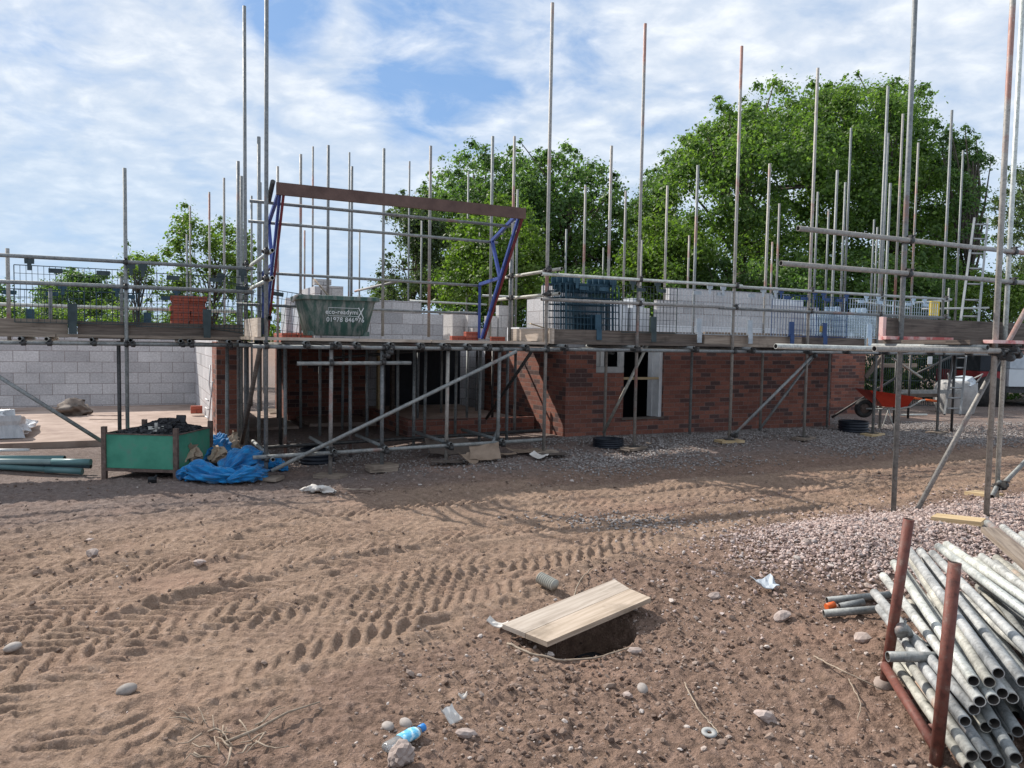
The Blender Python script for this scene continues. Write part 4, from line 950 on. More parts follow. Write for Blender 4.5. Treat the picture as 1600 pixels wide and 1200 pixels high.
ga = aat(972, BF, 480)
guard(ga, BF - 0.01, zg - 0.02, MESHD, 'dark mesh guard in front of the white block pack', wd=0.98, hooks=(0.15, 0.6), foot=0.55)
guard(ga + 0.98, BF + 0.0, zg - 0.02, MESHG, 'grey mesh guard left of the third tall pole of the brick house scaffold', wd=1.2, hooks=(0.5, 0.72), foot=0.35)
guard(ga + 2.05, BF - 0.015, zg - 0.02, MESHG, 'grey mesh guard in front of the tallest part of the pale block wall', wd=1.2, hooks=(0.5, 0.72), foot=0.3)
gb = aat(1206, BF, 480)
guard(gb, BF - 0.005, zg - 0.02, MESHB, 'navy mesh guard with its foot clip over the toe board', wd=1.0, hooks=(0.15, 0.9), foot=0.42)
guard(gb + 0.98, BF - 0.02, zg - 0.02, MESHB, 'navy mesh guard left of the pale blue guards', wd=0.72, hooks=(0.15, 0.9), foot=0.25)
guard(gb + 1.65, BF - 0.01, zg - 0.02, MESHL, 'pale blue mesh guard above the red barrow', wd=1.2, hooks=(0.4, 0.65), foot=0.5)
guard(gb + 2.85, BF - 0.02, zg - 0.02, MESHL, 'pale blue mesh guard behind the dark toe board of the closest scaffold', wd=1.2, hooks=(0.4, 0.65), foot=0.5)
for k in range(5):
    guard(gb + 1.9 + 0.1 * (k % 2), 10.2 + 0.06 * k, DZ + 0.02, MESHL, f'pale blue guard leaning behind the rail, {["first", "second", "third", "fourth", "fifth"][k]} of five from the front', wd=1.75, ht=0.62, lean=-0.08, hooks=(0.3, 0.7), group='leaning pale blue brick guards')
m = MB(); q = WY(1460, 482, 14.6); m.box(Matrix.Translation(q) @ Matrix.Rotation(TH, 4, 'Z'), 0.24, 0.04, 0.27); o = m.build('site_sign', YELLOWP, None); tag(o, 'yellow plate at the far end of the house scaffold', 'sign')
m = MB(); q = WB(1285, 517, 9.55); m.box(Matrix.Translation(q + Vector((0, 0, 0.03))) @ Matrix.Rotation(TH, 4, 'Z'), 0.11, 0.02, 0.11); o = m.build('tag_plate', YELLOWP, None); tag(o, 'small yellow plate behind the navy brick guard', 'plate')

# ------------------------------------------------------------------ mortar tub
def tub_mat():
    m, t, b = newmat('green_tub_plastic', 0.6)
    o = objco(t)
    c = ramp(t, noise(t, o, 5, 6, 0.65), ((0.3, (0.035, 0.075, 0.06)), (0.6, (0.05, 0.105, 0.085)), (0.75, (0.10, 0.13, 0.11))))
    c = mixc(t, ramp(t, noise(t, scalev(t, o, (3, 3, 0.6)), 4, 6, 0.7), ((0.44, 0.0), (0.62, 0.85))), c, (0.25, 0.245, 0.225))
    t.links.new(c, b.inputs['Base Color']); bump(t, b, noise(t, o, 40, 4), 0.2, 0.004); return m
TUBM = tub_mat()
TB = 10.05; ta0 = aat(467, TB, 500); ta1 = aat(596, TB, 500); tz = DZ + 0.03
tub = thing('mortar_tub', P((ta0 + ta1) / 2, TB + 0.35, tz), 'dull green plastic mortar tub with white lettering standing on the loading bay', 'tub')
tcx = (ta0 + ta1) / 2; tw = (ta1 - ta0)
def ring(wd, dp, z, r):
    pts = []
    for cx_, cy_, t0 in ((1, 1, 0), (-1, 1, 90), (-1, -1, 180), (1, -1, 270)):
        for k in range(5):
            an = R(t0 + k * 22.5); pts.append(P(tcx + cx_ * (wd / 2 - r) + r * math.cos(an), TB + 0.36 + cy_ * (dp / 2 - r) + r * math.sin(an), z))
    return pts
m = MB()
prof = [(tw * 0.70, 0.52, tz, 0.10), (tw * 0.72, 0.54, tz + 0.01, 0.11), (tw * 0.89, 0.70, tz + 0.44, 0.12), (tw * 0.895, 0.705, tz + 0.46, 0.12), (tw * 1.0, 0.80, tz + 0.465, 0.14), (tw * 1.0, 0.80, tz + 0.515, 0.14), (tw * 0.94, 0.74, tz + 0.52, 0.12), (tw * 0.86, 0.66, tz + 0.42, 0.11), (tw * 0.68, 0.5, tz + 0.02, 0.09)]
rings = [ring(*q) for q in prof]; b0 = len(m.v)
for rg in rings: m.v += rg
nn = len(rings[0])
for k in range(len(rings) - 1):
    for i in range(nn):
        j = (i + 1) % nn; m.face([b0 + k * nn + i, b0 + k * nn + j, b0 + (k + 1) * nn + j, b0 + (k + 1) * nn + i], [(0, 0)] * 4, 5 < i % 5 + 10 and k in (1, 7))
m.face([b0 + i for i in range(nn)][::-1], [(0, 0)] * nn); m.face([b0 + 8 * nn + i for i in range(nn)], [(0, 0)] * nn)
m.build('tub_shell', TUBM, tub)
m = MB()
for sx in (-1, 1): m.abox(tcx + sx * tw * 0.32 - 0.06, tcx + sx * tw * 0.32 + 0.06, TB + 0.10, TB + 0.16, tz - 0.0, tz + 0.06)
m.build('foot_rim', TUBM, tub)
m = MB(); m.path([P(tcx - tw * 0.46, TB + 0.1, tz + 0.52), P(tcx - tw * 0.53, TB + 0.08, tz + 0.50), P(tcx - tw * 0.56, TB + 0.1, tz + 0.42)], 0.018); m.build('mortar_splash', simple('dry_mortar', ((0.3, (0.30, 0.28, 0.25)), (0.7, (0.42, 0.40, 0.37))), 9), tub)
slope = math.atan2(0.08, 0.43)
def lettering(txt, name, a_mid, z, size, wscale=1.0, mat=WHITE):
    cu = bpy.data.curves.new(name, 'FONT'); cu.body = txt; cu.size = size; cu.align_x = 'CENTER'; cu.align_y = 'CENTER'; cu.extrude = 0.0012; cu.space_character = 1.08; cu.offset = 0.0009
    tmp = bpy.data.objects.new('tmp', cu); C.objects.link(tmp); bpy.context.view_layer.update()
    me = bpy.data.meshes.new_from_object(tmp.evaluated_get(bpy.context.evaluated_depsgraph_get()))
    bpy.data.objects.remove(tmp); me.materials.clear(); me.materials.append(mat)
    front = TB + 0.36 - (0.54 / 2 + 0.16 / 2 * ((z - tz - 0.01) / 0.43)) - 0.014
    o = bpy.data.objects.new(name, me); C.objects.link(o); o.parent = tub
    o.location = P(a_mid, front, z) - tub.location; o.rotation_euler = (math.pi / 2 + slope, 0, TH); o.scale = (wscale, 1, 1); return o
LETM = simple('faded_white_print', ((0.3, (0.60, 0.62, 0.61)), (0.6, (0.72, 0.73, 0.72))), 30, 0.7, bs=0)
la = aat(541, TB, 490); lettering('eco-readymi', 'lettering', la - 0.05, tz + 0.31, 0.084, 0.95, LETM); lettering('01978 846976', 'lettering', la, tz + 0.21, 0.085, 0.95, LETM)
def onface(a, z): return P(a, TB + 0.36 - (0.54 / 2 + 0.16 / 2 * ((z - tz - 0.01) / 0.43)) - 0.014, z)
m = MB()
for (x0, z0, x1, z1) in ((0.165, 0.375, 0.235, 0.245), (0.235, 0.375, 0.165, 0.245), (-0.23, 0.365, 0.175, 0.365), (-0.23, 0.26, 0.165, 0.26), (-0.23, 0.26, -0.23, 0.365)):
    wdt = 0.012 if abs(x1 - x0) < 0.1 and abs(z1 - z0) > 0.05 and x0 > 0 else 0.005
    m.beam(onface(la + x0, tz + z0), onface(la + x1, tz + z1), 0.003, wdt)
m.build('lettering', LETM, tub)
m = MB(); m.tube(P(tcx - 0.02, TB + 0.55, tz + 0.52), P(tcx - 0.20, TB + 0.75, tz + 0.78), 0.012); o = m.build('stirring_stick', TWIG, None); tag(o, 'thin stick leaning out of the back of the green tub', 'stick')

# ------------------------------------------------------------------ green steel skip box with scaffold clips
bx = thing('steel_bin', WY(215, 740, 9.3) * 1.0, 'open green steel stillage full of black scaffold clips', 'steel bin')
c0 = Vector((WY(163, 700, 9.05).x, 9.05, 0)); c1 = Vector((WY(275, 700, 8.98).x, 8.98, 0)); dr = (c1 - c0); wdt = dr.length; dr.normalize(); dk = Vector((-dr.y, dr.x, 0)); dpt = 0.86
bx.location = c0 + Vector((0, 0, ground_z(c0.x, c0.y))); gz0 = ground_z(c0.x, c0.y)
def sk(u_, v_, z): return c0 + dr * u_ + dk * v_ + Vector((0, 0, gz0 + z))
zt_, zb_ = 0.535, 0.135
for (p, q) in (((0, 0), (wdt, 0)), ((wdt, 0), (wdt, dpt)), ((0, dpt), (wdt, dpt)), ((0, 0), (0, dpt))):
    m = MB(); A_ = sk(p[0], p[1], (zt_ + zb_) / 2); B_ = sk(q[0], q[1], (zt_ + zb_) / 2); e = (B_ - A_).normalized() * 0.028
    m.beam(A_ + e, B_ - e, 0.006, zt_ - zb_); m.build('side_panel', SKIPG, bx)
    m = MB(); A_.z = gz0 + gz0 * 0 + zt_ + 0.006; B_.z = A_.z; m.beam(A_ + e, B_ - e, 0.024, 0.012)
    A2 = A_.copy(); B2 = B_.copy(); A2.z = B2.z = gz0 + zb_ - 0.02; m.beam(A2 + e, B2 - e, 0.04, 0.035); m.build('edge_rail', SKIPR, bx)
for (u_, v_) in ((0, 0), (wdt, 0), (wdt, dpt), (0, dpt)):
    MB().beam(sk(u_, v_, -0.03), sk(u_, v_, 0.625), 0.052, 0.052).build('corner_post', SKIPR, bx)
MB().beam(sk(wdt / 2, 0.03, zb_ + 0.02), sk(wdt / 2, dpt - 0.03, zb_ + 0.02), wdt - 0.06, 0.01).build('bin_floor', SKIPR, bx)
m = MB(); rr = random.Random(3)
for k in range(420):
    u_, v_ = rr.uniform(0.05, wdt - 0.05), rr.uniform(0.05, dpt - 0.05)
    hh = 0.515 + 0.15 * math.exp(-(((u_ - wdt * .55) / .26) ** 2 + ((v_ - .5) / .3) ** 2)) + rr.uniform(-.02, .015)
    mt = Matrix.Translation(sk(u_, v_, hh)) @ Matrix.Rotation(rr.uniform(0, 6), 4, 'Z') @ Matrix.Rotation(rr.uniform(-1.2, 1.2), 4, 'X')
    m.box(mt, rr.uniform(0.04, 0.09), rr.uniform(0.03, 0.05), rr.uniform(0.015, 0.045))
    if k % 3 == 0: m.tube(mt @ Vector((-.05, 0, 0)), mt @ Vector((.05, .02, 0)), 0.008, 6)
m.beam(sk(0.04, .45, 0.48), sk(wdt - .04, .45, 0.48), dpt - 0.1, 0.02)
o = m.build('scaffold_clips', BLKCLIP, None); tag(o, 'heap of black scaffold clips filling the green steel bin', 'clips', None, 'stuff')
m = MB(); m.box(Matrix.Translation(sk(wdt * .60, .20, 0.585)) @ Matrix.Rotation(0.5, 4, 'Z') @ Matrix.Rotation(0.35, 4, 'X'), 0.17, 0.15, 0.008); m.tube(sk(wdt * .6, .2, 0.58), sk(wdt * .6, .2, 0.66), 0.02, 8)
tag(m.build('base_plate', simple('pale_steel_plate', ((0.3, (0.34, 0.33, 0.30)), (0.7, (0.46, 0.45, 0.41))), 9, 0.6), None), 'square pale base plate lying on the black clips', 'base plate')
m = MB(); m.box(Matrix.Translation(sk(wdt * .70, .62, 0.665)) @ Matrix.Rotation(0.2, 4, 'Z') @ Matrix.Rotation(1.1, 4, 'X'), 0.11, 0.10, 0.04)
tag(m.build('black_casting', BLKCLIP, None), 'black boxy casting topping the heap in the green bin', 'casting')
m = MB(); p = S(238, 757, 0.03); m.box(Matrix.Translation(p) @ Matrix.Rotation(.4, 4, 'Z') @ Matrix.Rotation(.4, 4, 'X'), 0.09, 0.06, 0.06); m.tube(p, p + Vector((0.05, 0.0, 0.06)), 0.012, 6)
tag(m.build('dropped_clip', BLKCLIP, None), 'single black clip dropped on the soil in front of the green bin', 'clip')

GREENP2 = simple('pale_grey_green_pipe', ((0.3, (0.17, 0.25, 0.25)), (0.7, (0.26, 0.34, 0.335))), 4, 0.42, bs=0.05); GREENP3 = simple('dark_blue_grey_pipe', ((0.3, (0.06, 0.10, 0.13)), (0.7, (0.11, 0.16, 0.19))), 4, 0.42, bs=0.05)
# ------------------------------------------------------------------ plastic pipes at the left edge
zp = ground_z(*S(60, 745).xy)
for k, (x0, y0, x1, y1, h, lb) in enumerate(((-160, 741, 129, 741, 0.06, 'blue green plastic pipe at the front bottom of the pile by the green bin'), (-160, 734, 142, 728, 0.07, 'dark plastic pipe behind the front one of the pile by the green bin'),
        (-160, 737, 113, 727, 0.16, 'pale green pipe slanting across the pile by the green bin'), (-160, 722, 142, 722, 0.17, 'longest blue green pipe of the pile by the green bin'), (-160, 716, 101, 716, 0.22, 'topmost dark pipe of the pile by the green bin'), (-160, 745, 60, 744, 0.05, 'short low pipe at the left edge of the pile'))):
    p0 = WY(x0, y0, 9.25 + 0.1 * (k % 3)); p1 = WY(x1, y1, 9.25 + 0.1 * (k % 3)); g0 = ground_z(p1.x, p1.y)
    z0 = max(p1.z, g0 + 0.05); p0.z = max(p0.z, ground_z(max(p0.x, -8), p0.y) + 0.05); p1.z = z0
    q1 = p0.lerp(p1, 0.72)
    o = MB().tube(p0, p1, 0.034, 14, True).build('plastic_pipe', (GREENP, GREENP2, GREENP3)[(k * 2 + k // 3) % 3], None); tag(o, lb, 'plastic pipe', 'plastic pipes stacked by the green bin')
    if k in (0, 3): MB().tube(p0.lerp(p1, 0.80), p1 + (p1 - p0).normalized() * 0.0, 0.039, 14, False).build('pipe_socket', GREENP, o)
o = MB().tube(WY(-40, 704, 9.9), WY(46, 703, 9.9), 0.02, 8).build('thin_pipe', WHITE, None); tag(o, 'thin pale pipe end lying on the soil behind the plastic pipes', 'thin pipe')

# ------------------------------------------------------------------ blue netting heap and paper sacks
def blob_cloth(name, path, rad, mat, folds=7, amp=0.28, seed=0, n=64, parent=None, squash=0.75):
    """crumpled cloth lump swept along points"""
    r_ = random.Random(seed); k = len(path); V = []; U = []
    steps = 34
    cum = [0]
    for i in range(steps + 1):
        t = i / steps * (k - 1); a = min(int(t), k - 2); f = t - a
        c = path[a].lerp(path[a + 1], f); d = (path[a + 1] - path[a]).normalized()
        x = Vector((-d.y, d.x, 0)).normalized(); z = Vector((0, 0, 1))
        env = max(0.12, math.sin(math.pi * min(1, max(0, i / steps)) * 0.92 + 0.1) ** 0.6) * (rad[a] * (1 - f) + rad[a + 1] * f)
        for j in range(n):
            an = 2 * math.pi * j / n
            rr_ = env * (1 + amp * math.sin(folds * an + i * 0.35 + seed) * 0.5 + amp * 0.6 * math.sin((folds * 2 + 3) * an - i * 0.6 + seed * 2) * 0.5 + amp * 1.3 * float(vnoise(np.array([an * 2.2 + seed]), np.array([i * 0.17]), 1.6, seed)[0]) + amp * 0.7 * 0.35 * float(vnoise(np.array([an * 6.0]), np.array([i * 0.5]), 1.5, seed + 3)[0]))
            p = c + x * (rr_ * math.cos(an)) + z * (rr_ * squash * math.sin(an))
            g = ground_z(p.x, p.y) + 0.004
            if p.z < g: p.z = g + 0.002 * j
            V.append(p); U.append((j / n, i / steps))
    m = MB(); m.v = V
    for i in range(steps):
        for j in range(n):
            q = (j + 1) % n; ids = [i * n + j, i * n + q, (i + 1) * n + q, (i + 1) * n + j]
            m.face(ids, [U[ids[0]], (U[ids[0]][0] + 1 / n, U[ids[0]][1]), (U[ids[0]][0] + 1 / n, U[ids[3]][1]), U[ids[3]]], True)
    return m.build(name, mat, parent)
net = thing('debris_netting', S(360, 755), 'heap of crumpled bright blue debris netting beside the green bin', 'netting')
def SL(px, py, dz): q = S(px, py); return Vector((q.x, q.y, q.z + dz))
blob_cloth('netting_fold', [SL(276, 752, .06), SL(300, 752, .09), SL(340, 755, .07), SL(385, 756, .08)], [.14, .16, .15, .12], NET, 6, .4, 1, parent=net)
blob_cloth('netting_fold', [SL(345, 752, .07), SL(368, 746, .13), SL(392, 740, .17), SL(420, 735, .12)], [.14, .22, .24, .15], NET, 7, .30, 2, parent=net)
blob_cloth('netting_fold', [SL(355, 760, .06), SL(385, 757, .10), SL(405, 752, .10), SL(412, 744, .12)], [.10, .12, .11, .09], NET, 5, .35, 5, parent=net)
blob_cloth('netting_fold', [SL(325, 728, .10), SL(338, 724, .17), SL(345, 719, .25), SL(342, 715, .31)], [.22, .18, .11, .06], NET, 6, .3, 3, parent=net, squash=1.1)
blob_cloth('netting_fold', [SL(300, 738, .08), SL(318, 730, .20), SL(335, 728, .26)], [.14, .18, .14], NET, 6, .3, 9, parent=net)
blob_cloth('netting_fold', [SL(415, 738, .06), SL(432, 736, .06), SL(450, 737, .03)], [.13, .11, .07], NET, 5, .3, 4, parent=net)
for (cx_, cy_, w_, h_, sd, lb) in ((295, 741, .30, .22, 11, 'crumpled brown paper sack between the green bin and the blue netting'), (343, 731, .20, .17, 12, 'smaller crumpled paper sack lying on top of the blue netting'), (362, 715, .13, .2, 13, 'pale torn sack standing behind the blue netting')):
    o = blob_cloth('paper_sack', [SL(cx_ - 22 * w_ / .3, cy_ + 5, h_ * .75), SL(cx_, cy_, h_ * 1.25), SL(cx_ + 22 * w_ / .3, cy_ - 1, h_ * .95)], [h_ * .45, h_ * .55, h_ * .45], PAPER, 4, .75, sd, 18)
    tag(o, lb, 'paper sack', 'paper sacks in the netting heap')
    o.data.polygons.foreach_set('use_smooth', [False] * len(o.data.polygons))
o = blob_cloth('rag', [SL(468, 768, .02), SL(485, 768, .03), SL(505, 769, .04), SL(523, 772, .03)], [.035, .05, .05, .06], RAGM, 4, .7, 21, 16); tag(o, 'dirty white rag lying in front of the loading bay', 'rag')

# ------------------------------------------------------------------ small things round the loading bay
def sheet(name, p, l, wd, rz, mat, label, cat, group=None, curl=0.04, rx=0.0, sd=0):
    r_ = random.Random(sd); n = 6; m = MB(); mt = Matrix.Translation(p) @ Matrix.Rotation(rz, 4, 'Z') @ Matrix.Rotation(rx, 4, 'X')
    top = []
    for i in range(n + 1):
        for j in range(4):
            x = (i / n - .5) * l * (1 + r_.uniform(-.05, .05)); y = (j / 3 - .5) * wd * (1 + r_.uniform(-.1, .1))
            z = curl * (abs(i / n - .5) * 2) ** 2 * (1 if i < n / 2 else r_.uniform(.2, 1)) + r_.uniform(-.006, .006)
            top.append(mt @ Vector((x, y, z + 0.012)))
    m.v = top + [q + Vector((0, 0, -0.006)) for q in top]; k = len(top)
    for i in range(n):
        for j in range(3):
            a, b, c, d = i * 4 + j, i * 4 + j + 1, (i + 1) * 4 + j + 1, (i + 1) * 4 + j
            m.face([a, d, c, b], [(0, 0), (1, 0), (1, 1), (0, 1)]); m.face([k + a, k + b, k + c, k + d], [(0, 0)] * 4)
    rim = [i * 4 for i in range(n + 1)] + [n * 4 + 1, n * 4 + 2] + [i * 4 + 3 for i in range(n, -1, -1)] + [2, 1]
    for a, b in zip(rim, rim[1:] + rim[:1]): m.face([a, b, k + b, k + a], [(0, 0)] * 4)
    return tag(m.build(name, mat, None), label, cat, group)
cg = 'flattened cardboard scraps below the loading bay'
sheet('cardboard', S(700, 712, .10), .62, .34, 0.4, WOODD, 'dark bent board propped on the soil mound below the loading bay', 'cardboard', cg, .03, .5, 1)
sheet('cardboard', S(757, 722, .10), .40, .32, 0.1, CARD, 'brown cardboard sheet tilted against the soil below the loading bay', 'cardboard', cg, .02, .6, 2)
sheet('cardboard', S(730, 727, .05), .24, .2, 0.9, CARD, 'small pale cardboard flap in front of the loading bay poles', 'cardboard', cg, .06, .5, 3)
sheet('cardboard', S(698, 729, .03), .42, .16, 0.1, WOODD, 'flat dark board lying just behind the pale cardboard flap', 'cardboard', cg, .01, 0, 4)
sheet('cardboard', S(817, 711, .04), .50, .18, 0.35, CARD, 'long cardboard strip at the foot of the pole between bay and house', 'cardboard', cg, .05, .1, 5)
sheet('cardboard', S(843, 719, .04), .22, .14, -0.5, RAGM, 'pale curled cardboard piece beside the corner pole of the loading bay', 'cardboard', cg, .05, .2, 6)
sheet('cardboard', S(863, 714, .03), .40, .2, 0.3, WOODD, 'dark flat board right of the corner pole of the loading bay', 'cardboard', cg, .01, 0, 7)
sheet('cardboard', S(783, 717, .03), .42, .12, 0.2, CARD, 'narrow reddish cardboard strip lying between the two bigger sheets', 'cardboard', cg, .02, 0, 8)
sheet('plastic_scrap', S(681, 677, .06), .26, .18, 0.3, WHITE, 'crumpled white plastic piece under the loading bay', 'scrap', None, .1, .5, 9)
sheet('plastic_scrap', S(700, 690, .03), .5, .14, 0.1, RAGM, 'pale flat scrap lying under the loading bay behind the foot tie', 'scrap', None, .03, 0, 10)
sheet('plank', S(560, 770, .03), .34, .05, 0.0, WOOD, 'short thin plank lying on the sand right of the white rag', 'plank', None, .0, 0, 11)
sheet('plank', S(455, 650, .10), 0.9, .25, 0.5, WOOD, 'loose board resting on the floor inside the recess', 'plank', None, .0, .3, 12)
for (px, py, dx, lb) in ((990, 703, 0, ''),):
    pass
def clod(p, s, mat, label, cat, name='stone', group='single stones lying on the soil', sd=0, sq=(1.3, 0.9, 0.75), rz=0.0, rough=0.12, sub=2):
    import bmesh
    bm = bmesh.new(); bmesh.ops.create_icosphere(bm, subdivisions=sub, radius=1.0); r_ = random.Random(sd)
    dirs = [(Vector((r_.gauss(0, 1), r_.gauss(0, 1), r_.gauss(0, 1))).normalized(), r_.uniform(.62, .95)) for _ in range(9)]
    for v in bm.verts:
        c = v.co.normalized(); k = 1.0
        for d, h in dirs:
            if rough > 0.2:
                q = c.dot(d)
                if q > h: k = min(k, h / q)
        v.co = c * k * (1 + r_.uniform(-rough, rough) * 0.25)
        v.co = Vector((v.co.x * sq[0], v.co.y * sq[1], v.co.z * sq[2])) * s
    me = bpy.data.meshes.new(name); bm.to_mesh(me); bm.free(); me.polygons.foreach_set('use_smooth', [rough < 0.2] * len(me.polygons)); me.materials.append(mat)
    o = link(name, me); o.location = p + Vector((0, 0, s * sq[2] * 0.45)); o.rotation_euler = (r_.uniform(-.3, .3), r_.uniform(-.3, .3), rz or r_.uniform(0, 3)); return tag(o, label, cat, group)
sheet('broken_slab', S(975, 707, .02), .2, .14, 1.2, WOODD, 'dark flat shard beside the second front pole pad', 'shard', None, .02, .1, 13)
sheet('upright_shard', S(1012, 703, .09), .20, .06, 1.6, WOODD, 'dark narrow shard standing upright right of the second front pole', 'shard', None, .0, 0.1, 14).rotation_euler = (0, 0, 0)
# black ribbed chamber rings
def riser(px, py, r, h, label, tilt=0.0, n=4):
    p = S(px, py); ax = (Matrix.Rotation(tilt, 3, 'Y')); prof = [(r * .9, 0)]
    for k in range(n): z0 = h * k / n; prof += [(r, z0 + h / n * .15), (r, z0 + h / n * .6), (r * .95, z0 + h / n * .7), (r * .95, z0 + h / n * .98)]
    prof += [(r, h), (r * .86, h), (r * .86, 0.0)]
    return tag(MB().lathe(p + Vector((0, 0, 0.0)), prof, 32, ax).build('chamber_ring', BLKPL, None), label, 'chamber ring', 'black plastic chamber rings')
riser(950, 697, .235, .13, 'black ribbed plastic ring against the brick wall left of the window'); riser(1333, 675, .26, .20, 'black ribbed plastic ring lying near the red wheelbarrow'); riser(495, 722, .24, .2, 'black ribbed plastic ring under the loading bay beside the blue netting')

# ------------------------------------------------------------------ board over the pit, duct piece, bottle, rocks
d = Vector((PITD[0], PITD[1], 0)); e = Vector((-PITD[1], PITD[0], 0)); cb = Vector((0.50, 4.73, 0.075))
A3 = WZ(785, 975, .045); B3 = WZ(960, 905, .075); C3 = WZ(1017, 934, .075); D3 = WZ(855, 1003, .045)
o = thing('pit_board', (A3 + C3) / 2, 'pale two plank timber cover lying over the pit in the ground', 'board')
def plank_quad(p, q, r_, s_, th, mat, name, parent):
    m = MB(); nn = (q - p).cross(s_ - p).normalized(); nn = nn if nn.z > 0 else -nn; L = (q - p).length; W_ = (s_ - p).length
    top = [p, q, r_, s_]; bot = [x - nn * th for x in top]; b_ = len(m.v); m.v += top + bot; u0 = random.random() * 5
    m.face([0, 3, 2, 1] if (q - p).cross(r_ - p).z < 0 else [0, 1, 2, 3], [(u0, 0), (u0 + L, 0), (u0 + L, W_), (u0, W_)] if (q - p).cross(r_ - p).z >= 0 else [(u0, 0), (u0, W_), (u0 + L, W_), (u0 + L, 0)])
    m.face([7, 6, 5, 4], [(0, 0)] * 4)
    for i in range(4):
        j = (i + 1) % 4; m.face([i, j, 4 + j, 4 + i], [(u0, 0), (u0 + (L if i % 2 == 0 else W_), 0), (u0 + (L if i % 2 == 0 else W_), th), (u0, th)])
    return m.build(name, mat, parent)
WOODP = wood('pale_brown_board', (0.30, 0.235, 0.175), (0.41, 0.33, 0.255), (0.50, 0.41, 0.33), 0.02)
WOODG = wood('grey_pale_board', (0.30, 0.25, 0.205), (0.39, 0.33, 0.275), (0.47, 0.41, 0.35), 0.02)
mid0 = A3.lerp(D3, .52); mid1 = B3.lerp(C3, .48) + (B3 - A3).normalized() * -0.02
plank_quad(A3, B3, mid1, mid0, .028, WOODG, 'plank', o); plank_quad(mid0 + (D3 - A3).normalized() * .004, mid1 + (D3 - A3).normalized() * .004 + (B3 - A3).normalized() * .0, C3, D3, .030, WOODP, 'plank', o)
# timber edge inside the pit and concrete pipe end
q = WZ(905, 985, -.10); m = MB(); m.lathe(Vector((0.52, 4.74, -0.50)), [(0.11, 0), (0.11, 0.22), (0.09, 0.22), (0.09, 0)], 24, Matrix.Rotation(.3, 3, 'X')); tag(m.build('drain_pipe', BLKCLIP, None), 'dark drain pipe mouth standing in the pit under the timber cover', 'drain pipe')
m = MB(); p0 = S(843, 916, .045); p1 = S(868, 925, .045); n_ = 9
pts = []; prev = None
dd = (p1 - p0); L = dd.length; dd.normalize(); xx = dd.orthogonal().normalized(); M3 = Matrix((xx, dd.cross(xx), dd)).transposed()
prof = [(0.0, 0.0)]
for k in range(n_): z0 = L * k / n_; prof += [(.028, z0), (.043, z0 + L / n_ * .15), (.043, z0 + L / n_ * .5), (.028, z0 + L / n_ * .65)]
prof += [(.03, L), (0, L)]
tag(m.lathe(p0, prof, 18, M3).build('duct_piece', simple('grey_corrugated_plastic', ((0.3, (0.30, 0.29, 0.25)), (0.7, (0.42, 0.41, 0.36))), 8, .6), None), 'short piece of grey corrugated duct behind the pit cover', 'duct')
# bottle
CLEARP, t_, b_ = newmat('clear_crushed_plastic', .12, 0, .5); b_.inputs['Transmission Weight'].default_value = .75; b_.inputs['Base Color'].default_value = (.85, .87, .86, 1); b_.inputs['Alpha'].default_value = .75
BLUEL = simple('blue_bottle_label', ((0.3, (0.06, 0.30, 0.52)), (0.5, (0.13, 0.44, 0.66)), (0.62, (0.55, 0.72, 0.80))), 40, .45, bs=.3, bd=.004)
BCAP = simple('blue_bottle_cap', ((0.3, (0.03, .20, .55)), (0.7, (.06, .28, .66))), 9, .4, bs=0)
pb = S(602, 1183, .03); pc = S(663, 1152, .028); ax = (pc - pb); L = ax.length; ax.normalize(); sx = Vector((0, 0, 1)).cross(ax).normalized(); M3 = Matrix((sx, ax.cross(sx), ax)).transposed()
bot = thing('bottle', pb, 'crushed clear plastic bottle with a blue wrapper and blue cap', 'bottle')
M3s = M3 @ Matrix.Diagonal((1.0, .62, 1))
MB().lathe(pb, [(0, .0), (.024, .0), (.031, .012), (.0305, L * .38)], 18, M3s).build('bottle_base', CLEARP, bot)
MB().lathe(pb, [(.0315, L * .36), (.034, L * .40), (.033, L * .55), (.0345, L * .70), (.029, L * .78)], 18, M3s).build('bottle_wrapper', BLUEL, bot)
MB().lathe(pb, [(.029, L * .78), (.020, L * .85), (.013, L * .88)], 18, M3s).build('bottle_neck', CLEARP, bot)
MB().lathe(pb, [(.0125, L * .87), (.0165, L * .875), (.0165, L * .99), (.014, L), (0, L)], 18, M3).build('cap', BCAP, bot)
clod(S(626, 1196), .060, ROCK, 'angular pinkish rock resting against the crushed bottle', 'stone', sd=4, sq=(.95, 1.0, .95), rough=.5, rz=.4, sub=3)
